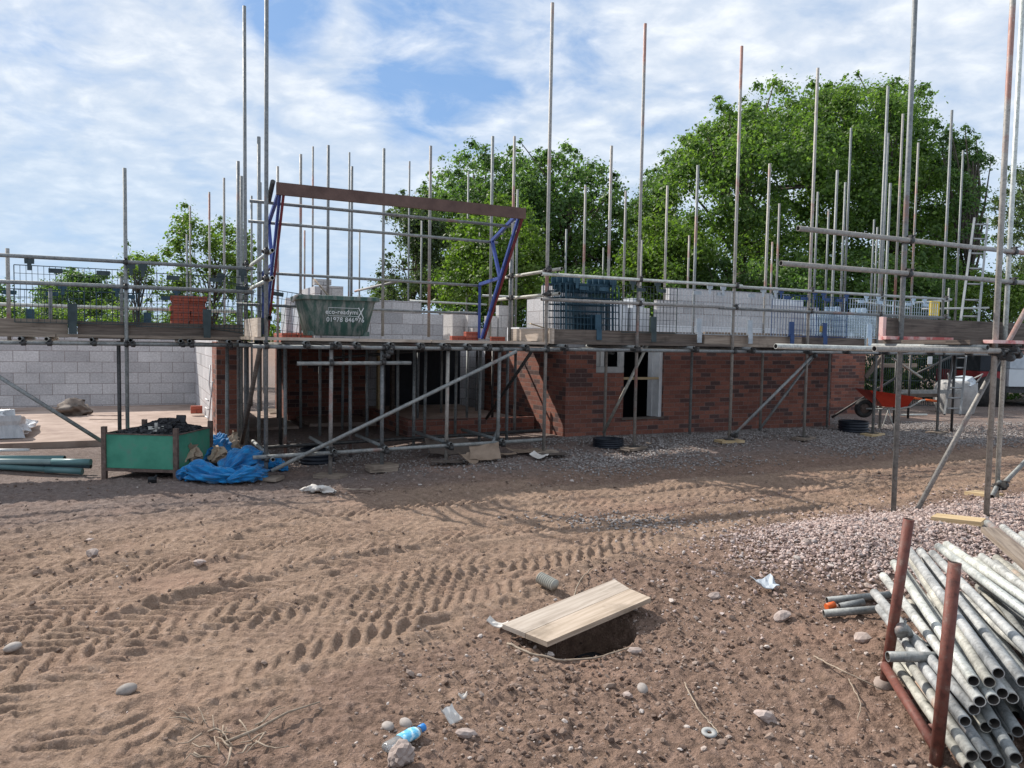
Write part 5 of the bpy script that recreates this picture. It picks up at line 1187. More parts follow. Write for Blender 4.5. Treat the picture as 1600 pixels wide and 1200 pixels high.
for i, (px, py, s_, mt, lb, rg) in enumerate(((606, 1140, .028, PEBBLE, 'smooth grey oval stone left of the white plastic shred', .1), (634, 1134, .026, PEBBLE, 'flat grey stone just right of the smooth oval one', .1), (728, 1155, .036, ROCK, 'dark rounded lump of rock right of the crushed bottle', .3),
        (1004, 1080, .027, PEBBLE, 'pale grey pebble below the pit cover', .1), (981, 1086, .026, ROCK, 'dull brown stone beside the pale grey pebble', .3), (198, 1088, .036, PEBBLE, 'smooth grey cobble on the tyre tracks at lower left', .1), (992, 1018, .035, ROCK, 'angular brown rock in front of the right end of the pit cover', .4),
        (20, 1023, .034, PEBBLE, 'grey cobble at the left edge among the tyre tracks', .1), (1195, 1125, .045, ROCK, 'broken brown stone left of the rusty rack foot', .5), (1222, 962, .05, ROCK, 'pale dusty stone left of the lying tube ends', .3), (932, 1020, .026, ROCK, 'small round pebble beside the string loop under the pit cover', .1),
        (836, 1031, .020, PEBBLE, 'small grey pebble left of the pit front', .1), (1348, 1000, .05, ROCK, 'dark clod beside the foot of the leaning rusty post', .5), (912, 1000, .026, PEBBLE, 'pebble on the front lip of the pit', .1), (950, 994, .030, PEBBLE, 'bluish pebble inside the lip of the pit', .1), (312, 888, .04, ROCK, 'pale stone on the tyre tracks left of the middle', .4),
        (145, 872, .05, ROCK, 'dark clod on the tyre tracks below the green bin', .5), (142, 846, .035, ROCK, 'smaller dark clod nearer the green bin', .5), (1262, 850, .04, ROCK, 'dark stone on the pink gravel heap', .4), (1246, 875, .035, PEBBLE, 'second darker stone lower on the gravel heap', .3), (1116, 932, .04, ROCK, 'brown lump on bare soil left of the blue grey scrap', .5))):
    clod(S(px, py), s_, mt, lb, 'stone', sd=20 + i, rough=rg, sub=3 if rg < .2 else 2, sq=(1.3, .95, .7))
GREYSH = simple('blue_grey_slate_scrap', ((0.3, (0.38, .42, .46)), (0.7, (.52, .56, .60))), 12, .6)
o = sheet('scrap', S(1193, 921, .03), .17, .11, .4, GREYSH, 'blue grey broken sheet scrap on soil left of the gravel heap', 'scrap', None, .05, .25, 31)
o = sheet('plastic_scrap', S(699, 1127, .03), .085, .075, .9, RAGM, 'torn white plastic shred above the dark rock', 'scrap', None, .03, .7, 32)
o = sheet('plastic_scrap', S(722, 1103, .02), .04, .02, .3, RAGM, 'tiny white plastic shred behind the torn one', 'scrap', None, .02, .4, 34)
o = sheet('plastic_scrap', S(778, 985, .02), .12, .05, -.4, RAGM, 'pale torn strip at the left end of the pit cover', 'scrap', None, .03, .2, 33)
p = S(1108, 1153, .008); m = MB().lathe(p, [(.012, 0), (.034, 0), (.034, .006), (.012, .006), (.012, 0)], 28, Matrix.Rotation(.15, 3, 'X')); tag(m.build('washer', simple('dull_grey_disc', ((0.3, (.25, .25, .24)), (.7, (.36, .36, .35))), 9, .6), None), 'flat grey ring shaped disc lying at the end of a dry stalk', 'washer')
def strand(pts, r, label, cat, name, mat=TWIG, group=None, lift=.008):
    q = [S(x, y, lift + (z_ if True else 0)) for x, y, z_ in pts]
    sm = []
    for i in range(len(q) - 1):
        for k in range(5): sm.append(q[i].lerp(q[i + 1], k / 5) + Vector((random.uniform(-1, 1), random.uniform(-1, 1), random.uniform(0, 1))) * r * .8)
    sm.append(q[-1]); o = MB().path(sm, r, 5, r * .6).build(name, mat, None); return tag(o, label, cat, group)
strand([(792, 1010, 0), (830, 1024, 0), (880, 1032, 0), (930, 1030, .005), (985, 1014, .01)], .008, 'long brown cable curving along the front of the pit', 'cable', 'cable')
strand([(800, 1000, 0), (850, 1016, .01), (900, 1022, .0), (950, 1012, .01)], .004, 'thin pale string tangled in front of the pit', 'string', 'string')
strand([(842, 1004, .02), (852, 1014, .05), (866, 1008, .05), (876, 1016, .01), (892, 1010, .04), (880, 1002, .05)], .003, 'curly pale string loops under the pit cover edge', 'string', 'string')
strand([(1070, 1068, .0), (1076, 1092, .02), (1092, 1120, .02), (1112, 1138, 0), (1126, 1156, 0)], .0045, 'dry bent stalk ending at the grey disc', 'stalk', 'dry_stalk')
strand([(1272, 1030, 0), (1290, 1044, .01), (1320, 1066, .02), (1356, 1076, .02), (1380, 1080, 0)], .005, 'long dry stalk running to the foot of the rusty post', 'stalk', 'dry_stalk')
strand([(1326, 1072, 0), (1338, 1098, .02), (1345, 1110, .01), (1340, 1130, 0)], .004, 'forked dry stalk below the long one near the rack', 'stalk', 'dry_stalk')
strand([(895, 940, 0), (905, 915, .02), (925, 893, .01)], .006, 'dark root sticking out of the soil behind the pit cover', 'root', 'root')
tw = thing('twig_bundle', S(345, 1160), 'bundle of dry branching twigs lying at lower left', 'twigs')
rr = random.Random(8)
for k in range(24):
    x0, y0 = 300 + rr.uniform(-10, 120), 1150 + rr.uniform(-15, 35); dx, dy = rr.uniform(-50, 60), rr.uniform(-30, 30)
    q = [S(x0 + dx * t, y0 + dy * t, .012 + rr.uniform(0, .03)) for t in (0, .3, .6, 1)]
    MB().path(q, rr.uniform(.003, .0065), 5, .002).build('twig', TWIG, tw)
q = [S(350, 1165, .02), S(400, 1150, .03), S(450, 1130, .04), S(500, 1108, .02)]; MB().path(q, .009, 6, .004).build('twig', TWIG, tw)

# ------------------------------------------------------------------ pipe rack and the pile of scaffold tubes
rk = thing('pipe_rack', S(1420, 1100), 'rusty tube rack with two upright posts holding back the stacked scaffold tubes', 'rack')
b1 = G(1380, 1072); b1.z = ground_z(b1.x, b1.y); t1 = WY(1420, 811, b1.y - 0.03)
b2 = WZ(1462, 1190, 0.0); t2 = WY(1492, 879, b2.y + .05)
b2.z = ground_z(b2.x, b2.y) - .03
MB().tube(b1 - Vector((0, 0, .05)), t1, .0255, 18, True).build('post', RUST, rk); MB().tube(b2, t2, .0255, 18, True).build('post', RUST, rk)
MB().tube(WY(1382, 1040, b1.y - .02), WY(1464, 1172, b2.y + .03), .0225, 14).build('base_rail', RUST, rk)
ab = (b2 - b1).normalized()
for f in (.28, .72): 
    q = b1.lerp(b2, f) + Vector((.03, 0, .06)); MB().tube(q, q + Vector((1.0, .15, .0)), .0225, 12).build('cross_bearer', RUST, rk)
m = MB(); m.lathe(b1 + Vector((0, 0, .0)), [(.0, .045), (.04, .04), (.05, .01), (.05, -.02)], 16); m.build('foot_collar', simple('dusty_foot', ((.3, (.25, .19, .16)), (.7, (.36, .29, .25))), 12), rk)
tubes = []
def ltube(f, n_, label, mat=None, r=.0242, name='scaffold_tube'):
    p0 = WZ(*f); p1 = WZ(*n_); mt = mat or random.choice([GALVW, GALVW, GALVW, GALVY, GALVL])
    o = MB().tube(p0, p1, r, 16, True).build(name, mt, None)
    # crimp sleeve marks: a slightly thicker band
    return tag(o, label, 'scaffold tube', 'loose scaffold tubes stacked on the rack')
LT = [((1397, 880, .37), (1521, 1064, .33), 'tube in the upper layer ending just right of the nearer rusty post', GALVL), ((1380, 900, .33), (1531, 1096, .27), 'tube ending under the upper layer, right of the nearer rusty post', GALVW), ((1366, 926, .29), (1522, 1109, .22), 'tube with its open end low beside the nearer rusty post', GALVW),
      ((1420, 866, .42), (1546, 1066, .34), 'yellowish tube passing behind the nearer rusty post, second open end from it', GALVY), ((1419, 858, .455), (1560, 1052, .375), 'pale tube on top whose open end is highest among the front ends', GALVW), ((1438, 861, .42), (1598, 1065, .34), 'top layer tube between the posts, open end cut by the right edge', GALVW),
      ((1457, 865, .42), (1650, 1060, .36), 'top layer tube third from the leaning post', GALVW), ((1466, 854, .45), (1680, 1015, .41), 'shiny tube near the top of the pile running out at the right edge', GALVL), ((1479, 851, .47), (1690, 996, .44), 'uppermost long tube of the pile, brightest at its far end', GALVL),
      ((1445, 876, .38), (1640, 1100, .30), 'tube buried just beneath the top layer', GALVY), ((1430, 885, .34), (1582, 1091, .27), 'tube of the second layer with a dark mouth', GALVW), ((1412, 890, .32), (1552, 1093, .28), 'whitish end below the upper layer, nearest the middle', GALVL), ((1425, 880, .36), (1566, 1083, .30), 'grey end wedged under the two highest mouths', GALVW),
      ((1534, 870, .42), (1680, 975, .41), 'tube at the back right with a pale mortar crusted end', GALVW), ((1557, 872, .39), (1690, 985, .38), 'tube at the back right lying below the crusted one', GALVY), ((1543, 817, .47), (1660, 915, .47), 'dark grey tube lying on the brown plank', GALV), ((1567, 824, .46), (1690, 920, .46), 'pale tube right of the brown plank', GALVW), ((1597, 835, .44), (1720, 920, .44), 'tube just entering the photo at the right edge', GALVW),
      ((1413, 984, .24), (1450, 1016, .24), 'short tube whose mouth opens between the two rusty posts', GALVL), ((1374, 950, .25), (1508, 1127, .18), 'tube in the lower layer beside the nearer post with a blackened mouth', GALVW), ((1405, 985, .20), (1541, 1180, .12), 'grey tube in the lowest layer, second mouth right of the nearer post', GALV), ((1398, 1000, .13), (1519, 1181, .12), 'rust stained tube at the bottom of the pile', GALVY),
      ((1393, 1030, .07), (1515, 1199, .05), 'greenish tube at the very bottom, next to the base rail', GALVY), ((1402, 1022, .06), (1540, 1215, .05), 'greenish tube beside the bottom one, behind the nearer post', GALVY), ((1470, 1000, .20), (1587, 1185, .12), 'mortar spotted tube in the lower right of the pile', GALV), ((1450, 990, .15), (1559, 1190, .08), 'shadowed tube at the bottom between the lower mouths', GALV),
      ((1480, 960, .26), (1594, 1085, .25), 'shadowed tube of the second layer at the right edge', GALV), ((1470, 930, .31), (1610, 1100, .25), 'tube mostly hidden under the right hand top tubes', GALV), ((1500, 1010, .17), (1590, 1143, .16), 'dark tube deep in the pile at the right edge', GALV), ((1500, 930, .33), (1690, 1090, .30), 'second layer tube running out at the right edge', GALVW), ((1520, 900, .36), (1700, 1030, .36), 'wide spaced tube below the uppermost long one', GALVW),
      ((1490, 1040, .08), (1600, 1230, .05), 'lowest tube at the bottom right corner', GALVY), ((1510, 880, .36), (1700, 1000, .38), 'tube filling the gap behind the uppermost long one', GALVY), ((1520, 985, .10), (1660, 1210, .06), 'hidden bottom tube at the right edge of the pile', GALV), ((1560, 960, .12), (1720, 1160, .06), 'hidden bottom tube beyond the right edge', GALV), ((1540, 930, .22), (1720, 1110, .18), 'middle layer tube beyond the right edge', GALV)]
for f, n_, lb, mt in LT: ltube(f, n_, lb, mt)
for k in range(16):                                               # filling of the lower layers, mostly hidden
    fx = 1420 + 12 * k + random.uniform(-4, 4); zz = random.uniform(.06, .24)
    ltube((fx, 905 + random.uniform(0, 60), zz + .03), (fx + 120 + 4 * k, 1120 + random.uniform(-20, 40), zz), 'dull tube buried in the lower layers of the pile, only partly showing', random.choice([GALV, GALVW, GALVY]))
for k in range(7):
    fx = 1492 + 16 * k; ltube((fx, 872 + 2 * k, .385), (fx + 175, 1015 + 4 * k, .37), ['first', 'second', 'third', 'fourth', 'fifth', 'sixth', 'seventh'][k] + ' of the close set tubes below the uppermost long one, counted from the nearer post', random.choice([GALVW, GALVW, GALVL]))
ltube((1387, 1026, .25), (1492, 1027, .25), 'short tube lying crosswise under the pile between the two posts', GALV)
for (x0, y0, x1, y1, h, lb, mt) in ((1292, 941, 1400, 936, .03, 'dull tube end on the soil left of the leaning post, upper one', RUST), (1287, 961, 1400, 962, .03, 'grey tube end on the soil left of the leaning post, lower one', GALV), (1312, 950, 1350, 950, .02, 'short dark tube stub between the two lying tube ends', RUST)):
    p0 = S(x0, y0, h + 0); p1 = S(x1, y1, h + .02); o = MB().tube(p0, p1, .0242, 14, True).build('scaffold_tube', GALV, None); tag(o, lb, 'scaffold tube', 'tube ends on the soil')
p = S(1291, 951, .02); o = MB().tube(p, p + Vector((.06, .02, .01)), .022, 12).build('end_cap', ORANGE, None); tag(o, 'orange plastic cap lying between the two tube ends', 'cap')
o = MB().beam(WZ(1546, 828, .52), WZ(1660, 925, .50), .10, .035).build('plank', WOOD, None); tag(o, 'brown scaffold plank lying on the tubes at the back right', 'plank')
m = MB(); p = WZ(1408, 985, .30); m.tube(p - Vector((.0, .02, .014)), p + Vector((.0, .02, .014)), .032, 12); m.tube(p + Vector((.0, 0, -.05)), p + Vector((.02, 0, .05)), .007, 8); m.tube(p + Vector((.02, 0, -.01)), p + Vector((.045, 0, .0)), .028, 12); tag(m.build('scaffold_clip', GALV, None), 'steel clip left on a tube behind the leaning post', 'clip')

# ------------------------------------------------------------------ things under and behind the right end
wb = S(1375, 655); bar = thing('wheelbarrow', wb, 'red orange wheelbarrow standing on gravel beyond the brick wall', 'wheelbarrow')
Yb = 15.2; Q = lambda px, py: WY(px, py, Yb); X_ = Vector((1, 0, 0)); Yv = Vector((0, 1, 0))
m = MB()
tp = [Q(1347, 608) - Yv * .33, Q(1416, 618) - Yv * .33, Q(1416, 618) + Yv * .33, Q(1347, 608) + Yv * .33]; bt = [Q(1372, 634) - Yv * .2, Q(1408, 636) - Yv * .2, Q(1408, 636) + Yv * .2, Q(1372, 634) + Yv * .2]
inn_ = [x + Vector((0, 0, -.0)) for x in tp]; cen = sum(tp, Vector()) / 4
ti = [cen + (x - cen) * .95 for x in tp]; bi = [x + Vector((0, 0, .012)) for x in bt]
m.v += tp + bt + ti + bi
for i in range(4):
    j = (i + 1) % 4; m.face([i, 4 + i, 4 + j, j], [(0, 0)] * 4); m.face([8 + i, 8 + j, 12 + j, 12 + i], [(0, 0)] * 4); m.face([i, j, 8 + j, 8 + i], [(0, 0)] * 4)
m.face([7, 6, 5, 4], [(0, 0)] * 4); m.face([12, 13, 14, 15], [(0, 0)] * 4); m.build('pan', BARROW, bar)
wc = Q(1350, 638); wrp = Matrix.Rotation(math.pi / 2, 3, 'X')
MB().lathe(wc + Yv * .05, [(.10, 0), (.165, 0), (.185, .03), (.185, .07), (.165, .10), (.10, .10), (.10, 0)], 24, wrp).build('tyre', RUBBER, bar)
MB().lathe(wc + Yv * .03, [(0, 0), (.10, 0), (.10, .06), (0, .06)], 16, wrp).build('rim', SKIPR, bar)
for s_ in (-1, 1):
    MB().path([wc + Yv * (.09 * s_), Q(1390, 638) + Yv * (.2 * s_), Q(1412, 634) + Yv * (.25 * s_), Q(1428, 624) + Yv * (.28 * s_), Q(1436, 623) + Yv * (.28 * s_)], .016, 8).build('handle', GALVL, bar)
    MB().tube(Q(1434, 623.2) + Yv * (.28 * s_), Q(1452, 625) + Yv * (.28 * s_), .022, 10).build('grip', ORANGE, bar)
    q = Q(1380, 636) + Yv * (.2 * s_); q2 = Q(1388, 655) + Yv * (.24 * s_); q2.z = ground_z(q2.x, q2.y); q3 = Q(1398, 636) + Yv * (.2 * s_); MB().path([q, q2, q3], .014, 8).build('leg', GALVL, bar)
o = MB().tube(S(1407, 650, .03), S(1448, 650, .03), .024, 10).build('scaffold_tube', GALVL, None); tag(o, 'short pale tube on gravel right of the wheelbarrow', 'scaffold tube')
def ladder(p0, p1, wd, n, label, side):
    t = thing('ladder', p0, label, 'ladder'); d_ = (p1 - p0)
    for s_ in (-.5, .5): MB().beam(p0 + side * (wd * s_), p1 + side * (wd * s_ * .82), .035, .06).build('stile', LADDER, t)
    for k in range(n):
        f = (k + .6) / n; c = p0 + d_ * f; w2 = wd * (1 - .18 * f) / 2; MB().tube(c - side * w2, c + side * w2, .016, 8).build('rung', LADDER, t)
sd_ = Vector((1, .1, 0)).normalized()
ladder(WY(1514, 510, 13.2), WY(1533, 342, 14.6), .33, 7, 'aluminium ladder rising above the dark toe board at the far right', sd_)
ladder(WY(1488, 648, 14.6), WY(1500, 553, 15.2), .32, 6, 'aluminium ladder standing on the gravel below the far right scaffold', sd_)
p = WY(1463, 681, 14.4)
for px, py, Yd in ((1416, 646, 17.5), (1420, 655, 19)):
    q = WY(px, py, Yd); 
# bulk bag
q = WY(1494, 612, 19.0); gzq = ground_z(q.x, q.y); m = MB()
for k, (z, s_) in enumerate(((0, .78), (.25, .92), (.5, .95), (.72, .88), (.80, .7))):
    for i in range(20):
        an = 2 * math.pi * i / 20; rr_ = .48 * s_ / max(abs(math.cos(an)) ** .35, abs(math.sin(an)) ** .35, .8) * (1 + .04 * math.sin(5 * an + k)); m.v.append(Vector((q.x + rr_ * math.cos(an) * 1.0, q.y + rr_ * math.sin(an), gzq + z)))
for k in range(4):
    for i in range(20): j = (i + 1) % 20; m.face([k * 20 + i, k * 20 + j, k * 20 + 20 + j, k * 20 + 20 + i], [(0, 0)] * 4, True)
m.face([80 + i for i in range(20)], [(0, 0)] * 20); bag = m.build('bulk_bag', BAGM, None); tag(bag, 'white woven bulk bag standing behind the lower ladder', 'bulk bag')
m = MB()
for sx in (-1, 1): m.path([Vector((q.x + sx * .3, q.y - .3, gzq + .75)), Vector((q.x + sx * .42, q.y - .35, gzq + .98)), Vector((q.x + sx * .25, q.y - .1, gzq + .8))], .02, 6)
m.build('lifting_loop', BAGM, bag)
o = clod(Vector((q.x + .1, q.y - .1, gzq + .70)), .30, GREYSH, 'bluish crumpled sheet lying on top of the bulk bag', 'sheet', 'crumpled_sheet', None, 77, (1.3, 1, .45), rough=.5)
# lorry at the right edge, behind
ly = 21.0; lx0 = WY(1557, 580, ly).x; lz = lambda py: WY(1590, py, ly).z
lor = thing('lorry', Vector((lx0 + 2, ly + 1, .05)), 'white sided lorry partly seen at the right edge behind the closest scaffold', 'lorry')
def lbox(x0, x1, y0, y1, z0, z1, name, mat): m = MB(); m.box(Matrix.Translation(((x0 + x1) / 2, (y0 + y1) / 2, (z0 + z1) / 2)), x1 - x0, y1 - y0, z1 - z0); return m.build(name, mat, lor)
gl_ = .05
lbox(lx0 + .35, lx0 + 6, ly, ly + 2.3, .70, 1.18, 'side_panel', LORRY); lbox(lx0 + .35, lx0 + 6, ly - .02, ly + 2.3, 1.19, 1.55, 'side_panel', GREYSH); lbox(lx0 + .3, lx0 + 6, ly + .1, ly + 2.2, .52, .69, 'chassis', COUP)
lbox(lx0 - .42, lx0 + .25, ly + .05, ly + 2.25, .55, 1.10, 'cab', simple('dark_red_paint', ((.3, (.16, .012, .015)), (.7, (.24, .02, .022))), 3, .35)); cabu = lbox(lx0 - .40, lx0 + .25, ly + .08, ly + 2.2, 1.11, 2.3, 'cab_window', DARKSHEET)
for wx in (lx0 - .15, lx0 + 2.0, lx0 + 4.2):
    MB().lathe(Vector((wx, ly + .28, .50)), [(0, 0), (.27, 0), (.27, .03), (.46, .03), (.48, .08), (.48, .26), (0, .26)], 24, wrp).build('wheel', RUBBER, lor)
m = MB(); q = WY(1453, 563, 17.0); m.box(Matrix.Translation(q), .10, .012, .17); tag(m.build('notice', WHITE, None), 'small white notice hanging in shade left of the bulk bag', 'notice')
# timbers and clutter behind the barrow
fg = thing('site_fence', WY(1420, 620, 20.5), 'dark mesh fence panels behind the wheelbarrow', 'fence')
for k, (x0, x1) in enumerate(((1352, 1400), (1402, 1450), (1452, 1492))):
    p0 = WY(x0, 622, 20.5); p1 = WY(x1, 622, 20.5); m = MB(); L = (p1 - p0).x; zb = ground_z(p0.x, p0.y)
    for i in range(15): m.tube(Vector((p0.x + L * i / 14, 20.5, zb + .05)), Vector((p0.x + L * i / 14, 20.5, zb + 1.9)), .008, 4)
    for z in (.05, .7, 1.3, 1.9): m.tube(Vector((p0.x, 20.5, zb + z)), Vector((p1.x, 20.5, zb + z)), .012, 5)
    m.build('fence_panel', MESHD, fg)
for k, (x0, y0, x1, y1, Yd, mt, lb) in enumerate(((1372, 571, 1432, 571, 18.2, WOOD, 'brown timber rail behind the scaffold above the wheelbarrow'), (1352, 590, 1380, 556, 18, WOODD, 'dark leaning timber left of the wheelbarrow'), (1405, 612, 1500, 612, 18.5, GALV, 'long dull rail low behind the wheelbarrow handles'), (1402, 617, 1500, 618, 19, WOODD, 'dark low beam behind the wheelbarrow handles'))):
    o = MB().beam(WY(x0, y0, Yd), WY(x1, y1, Yd), .06, .09).build('timber', mt, None); tag(o, lb, 'timber')
for px, Yd in ((1399, 16.6), (1421, 17.2), (1490, 14.9)): 
    q = WY(px, 600, Yd); main.tube('standard', Vector((q.x, q.y, ground_z(q.x, q.y))), Vector((q.x, q.y, 1.6)), COUP)
main.tube('ledger', WY(1356, 549, 15.8), WY(1530, 553, 18.5), COUP)
m = MB(); q = WY(1466, 690, 14.2)
# cement bag pile on the concrete floor at the left edge
o = blob_cloth('plastic_sheet', [WZ(-40, 668, .29), WZ(5, 664, .40), WZ(30, 668, .32), WZ(58, 658, .27)], [.2, .26, .14, .05], WRAP, 5, .6, 41, 18); tag(o, 'crumpled clear plastic sheeting on the concrete at the left edge', 'plastic sheet')
o.data.polygons.foreach_set('use_smooth', [False] * len(o.data.polygons))
o = blob_cloth('soil_heap', [WZ(92, 640, .27), WZ(115, 638, .33), WZ(145, 643, .27)], [.12, .25, .1], simple('dark_heap', ((.3, (.12, .10, .085)), (.7, (.22, .18, .155))), 9), 5, .5, 43, 18); tag(o, 'low heap of dark debris on the concrete by the rear block wall', 'heap')
o = sheet('plank', WZ(165, 650, .26), .6, .1, .1, REDW, 'reddish plank lying on the concrete before the rear block wall', 'plank', None, 0, 0, 51)
m = MB(); m.box(Matrix.Translation(WZ(307, 640, .32)) @ Matrix.Rotation(TH, 4, 'Z'), .2, .12, .14); tag(m.build('broken_brick', REDPK, None), 'broken red brick in the far corner of the concrete floor', 'brick')
# ------------------------------------------------------------------ trees and shrubs: outline in the picture, own distance and depth
def pip(x, y, poly):
    n = len(poly); ins = np.zeros(len(x), bool); j = n - 1
    for i in range(n):
        xi, yi = poly[i]; xj, yj = poly[j]
        c = ((yi > y) != (yj > y)) & (x < (xj - xi) * (y - yi) / (yj - yi + 1e-9) + xi); ins ^= c; j = i
    return ins
def edge_dist(x, y, poly):
    d = np.full(len(x), 1e9); n = len(poly)
    for i in range(n):
        ax, ay = poly[i]; bx, by = poly[(i + 1) % n]; ex, ey = bx - ax, by - ay
        t = np.clip(((x - ax) * ex + (y - ay) * ey) / (ex * ex + ey * ey + 1e-9), 0, 1); d = np.minimum(d, np.hypot(x - ax - t * ex, y - ay - t * ey))
    return d
def tree(name, poly, Yd, depth, ncl, nleaf, leaf, mat, label, cat='tree', cr=0.55, trunk=None, group=None, up=0.35, seed=1, hang=False, dens=1.0, thin=0.0):
    g = np.random.default_rng(seed); poly = [tuple(map(float, p)) for p in poly]; mx_, my_ = sum(p[0] for p in poly) / len(poly), sum(p[1] for p in poly) / len(poly); poly = [(mx_ + (a - mx_) * 1.03, my_ + (b - my_) * 1.04) for a, b in poly]
    xs = [p[0] for p in poly]; ysq = [p[1] for p in poly]
    P_ = np.zeros((0, 2))
    lob = np.zeros((0, 2)); nl = max(5, ncl // 9)
    while len(lob) < nl:
        c = np.stack([g.uniform(min(xs), max(xs), 4000), g.uniform(min(ysq), max(ysq), 4000)], -1); lob = np.concatenate([lob, c[pip(c[:, 0], c[:, 1], poly)]])
    lob = lob[:nl]; lu = g.uniform(-1, 1, nl); lu = np.sign(lu) * np.abs(lu) ** 0.5; lt = g.normal(size=nl) * 0.16; own = np.zeros(0, int)
    while len(P_) < ncl:
        k0 = g.integers(0, nl, 4000); c = lob[k0] + g.normal(size=(4000, 2)) * (cr * 1.15 * 1200 / Yd) * np.array([1.1, 0.72]); ok = pip(c[:, 0], c[:, 1], poly)
        fr_ = g.random(4000) < 0.27; c[fr_] = np.stack([g.uniform(min(xs), max(xs), fr_.sum()), g.uniform(min(ysq), max(ysq), fr_.sum())], -1); ok = pip(c[:, 0], c[:, 1], poly)
        P_ = np.concatenate([P_, c[ok]]); own = np.concatenate([own, k0[ok]])
    own = own[:ncl]
    P_ = P_[:ncl]; ed = edge_dist(P_[:, 0], P_[:, 1], poly); mx = max(ed.max(), 1)
    prof = np.sqrt(np.clip(1 - (1 - np.clip(ed / mx, 0, 1)) ** 2, 0.02, 1))
    dY = lu[own] * depth * prof + g.normal(size=ncl) * cr * 0.7        # lobes sit near the shell of the crown
    ctr = np.array([WY(px, py, Yd + dy * 1.0) for (px, py), dy in zip(P_, dY)])
    ppm = 1200 / Yd
    rad = np.minimum(cr, np.maximum(ed / ppm * 0.9 + 0.12, 0.16)) * g.uniform(0.6, 1.2, ncl)
    tint = np.clip(g.random(ncl) * 0.7 + 0.15 + lt[own], 0, 1)
    k = int(nleaf * 2.2); leaf = leaf * 0.66
    d = g.normal(size=(ncl, k, 3)); d /= np.linalg.norm(d, axis=-1, keepdims=True)
    rr_ = np.abs(g.normal(size=(ncl, k, 1))) * 0.62; rr_ = np.minimum(rr_, 1.15 + 0.1 * g.random(rr_.shape))
    pos = ctr[:, None] + d * rr_ * rad[:, None, None] * np.array([1.15, 1.15, 0.75])
    pos[..., 2] -= 0.25 * rad[:, None] * (np.abs(d[..., 0]) + np.abs(d[..., 1])) * rr_[..., 0]
    nrm = d * 0.8 + np.array([0, 0, up]) + g.normal(size=d.shape) * 0.55; nrm /= np.linalg.norm(nrm, axis=-1, keepdims=True)
    ax = g.normal(size=d.shape) + np.array([0, 0, -0.8 if hang else -0.25]); ax -= (ax * nrm).sum(-1, keepdims=True) * nrm; ax /= np.linalg.norm(ax, axis=-1, keepdims=True)
    sd = np.cross(nrm, ax); L = leaf * g.uniform(0.45, 1.5, (ncl, k, 1)); W_ = L * (0.22 if hang else 0.34)
    v = np.stack([pos - ax * L * .5, pos + sd * W_ + nrm * L * .06, pos + ax * L * .5, pos - sd * W_ + nrm * L * .06], 2).reshape(-1, 3)
    t = np.clip(0.30 + 0.40 * tint[:, None] + g.normal(size=(ncl, k)) * 0.20, 0, 1)
    keep = (g.random((ncl, k)) < np.clip((rad / (0.75 * cr)) ** 1.7, 0.10, 1)[:, None]).reshape(-1)
    v = v.reshape(-1, 4, 3)[keep].reshape(-1, 3); n = int(keep.sum()); Fa = np.arange(n * 4).reshape(n, 4)
    col = np.repeat(t.reshape(-1)[keep], 4)[:, None].repeat(3, 1)
    cx_ = sum(xs) / len(xs) if trunk is None else trunk
    base = WY(cx_, 560, Yd); base.z = float(gz(base.x, base.y)) - .1
    root = thing(name, base, label, cat, group)
    np_mesh('crown', v, Fa, mat, root, col)
    # trunk and limbs
    m = MB(); topz = float(ctr[:, 2].max()); H = topz - base.z; r_ = random.Random(seed)
    cxm = Vector(tuple(ctr.mean(0))); r0_ = max(.03, H * (.022 if H > 7 else .011)); fork = base.lerp(Vector((base.x * .6 + cxm.x * .4, Yd, base.z + H * .38)), 1)
    m.path([base, base.lerp(fork, .5) + Vector((r_.uniform(-.1, .1), 0, 0)), fork], r0_, 9, r0_ * .7)
    crown_top = Vector((cxm.x, Yd, base.z + H * .86)); m.path([fork, fork.lerp(crown_top, .5) + Vector((r_.uniform(-.2, .2), 0, 0)), crown_top], r0_ * .62, 7, r0_ * .12)
    pick = g.choice(ncl, min(ncl, 46), replace=False)
    for i in pick:
        e = Vector(tuple(ctr[i])); f = r_.uniform(0, .75); s_ = fork.lerp(crown_top, f)
        if e.z < s_.z - .5 * H * .3: s_ = base.lerp(fork, .75)
        mid_ = s_.lerp(e, .5) + Vector((r_.uniform(-.2, .2), r_.uniform(-.2, .2), r_.uniform(0, .3))); m.path([s_, mid_, e], r0_ * .30, 5, r0_ * .06)
    m.build('trunk', BARK, root)
    return root
OAK = [(1000, 470), (985, 400), (1000, 350), (1035, 325), (1030, 290), (1045, 265), (1040, 240), (1058, 215), (1090, 200), (1100, 185), (1118, 175), (1115, 150), (1130, 140), (1148, 165), (1165, 150), (1180, 112), (1215, 103), (1250, 108), (1275, 125), (1300, 160), (1320, 240), (1320, 420), (1300, 520), (1000, 520)]
tree('oak_tree', OAK, 27.0, 3.6, 470, 150, .17, LEAF_OAK, 'broad bright green tree behind the pale block wall, the tallest of all', seed=11, cr=.80, trunk=1150)
tree('maple_tree', [(1240, 175), (1270, 140), (1300, 128), (1330, 122), (1365, 112), (1400, 128), (1440, 130), (1470, 150), (1462, 190), (1490, 210), (1500, 250), (1530, 300), (1540, 350), (1530, 420), (1545, 470), (1540, 530), (1265, 530), (1275, 400), (1255, 260)], 29.5, 3.8, 520, 150, .175, LEAF_OAK, 'wide full green tree behind the scaffold poles at the right', seed=12, cr=.85, trunk=1390)
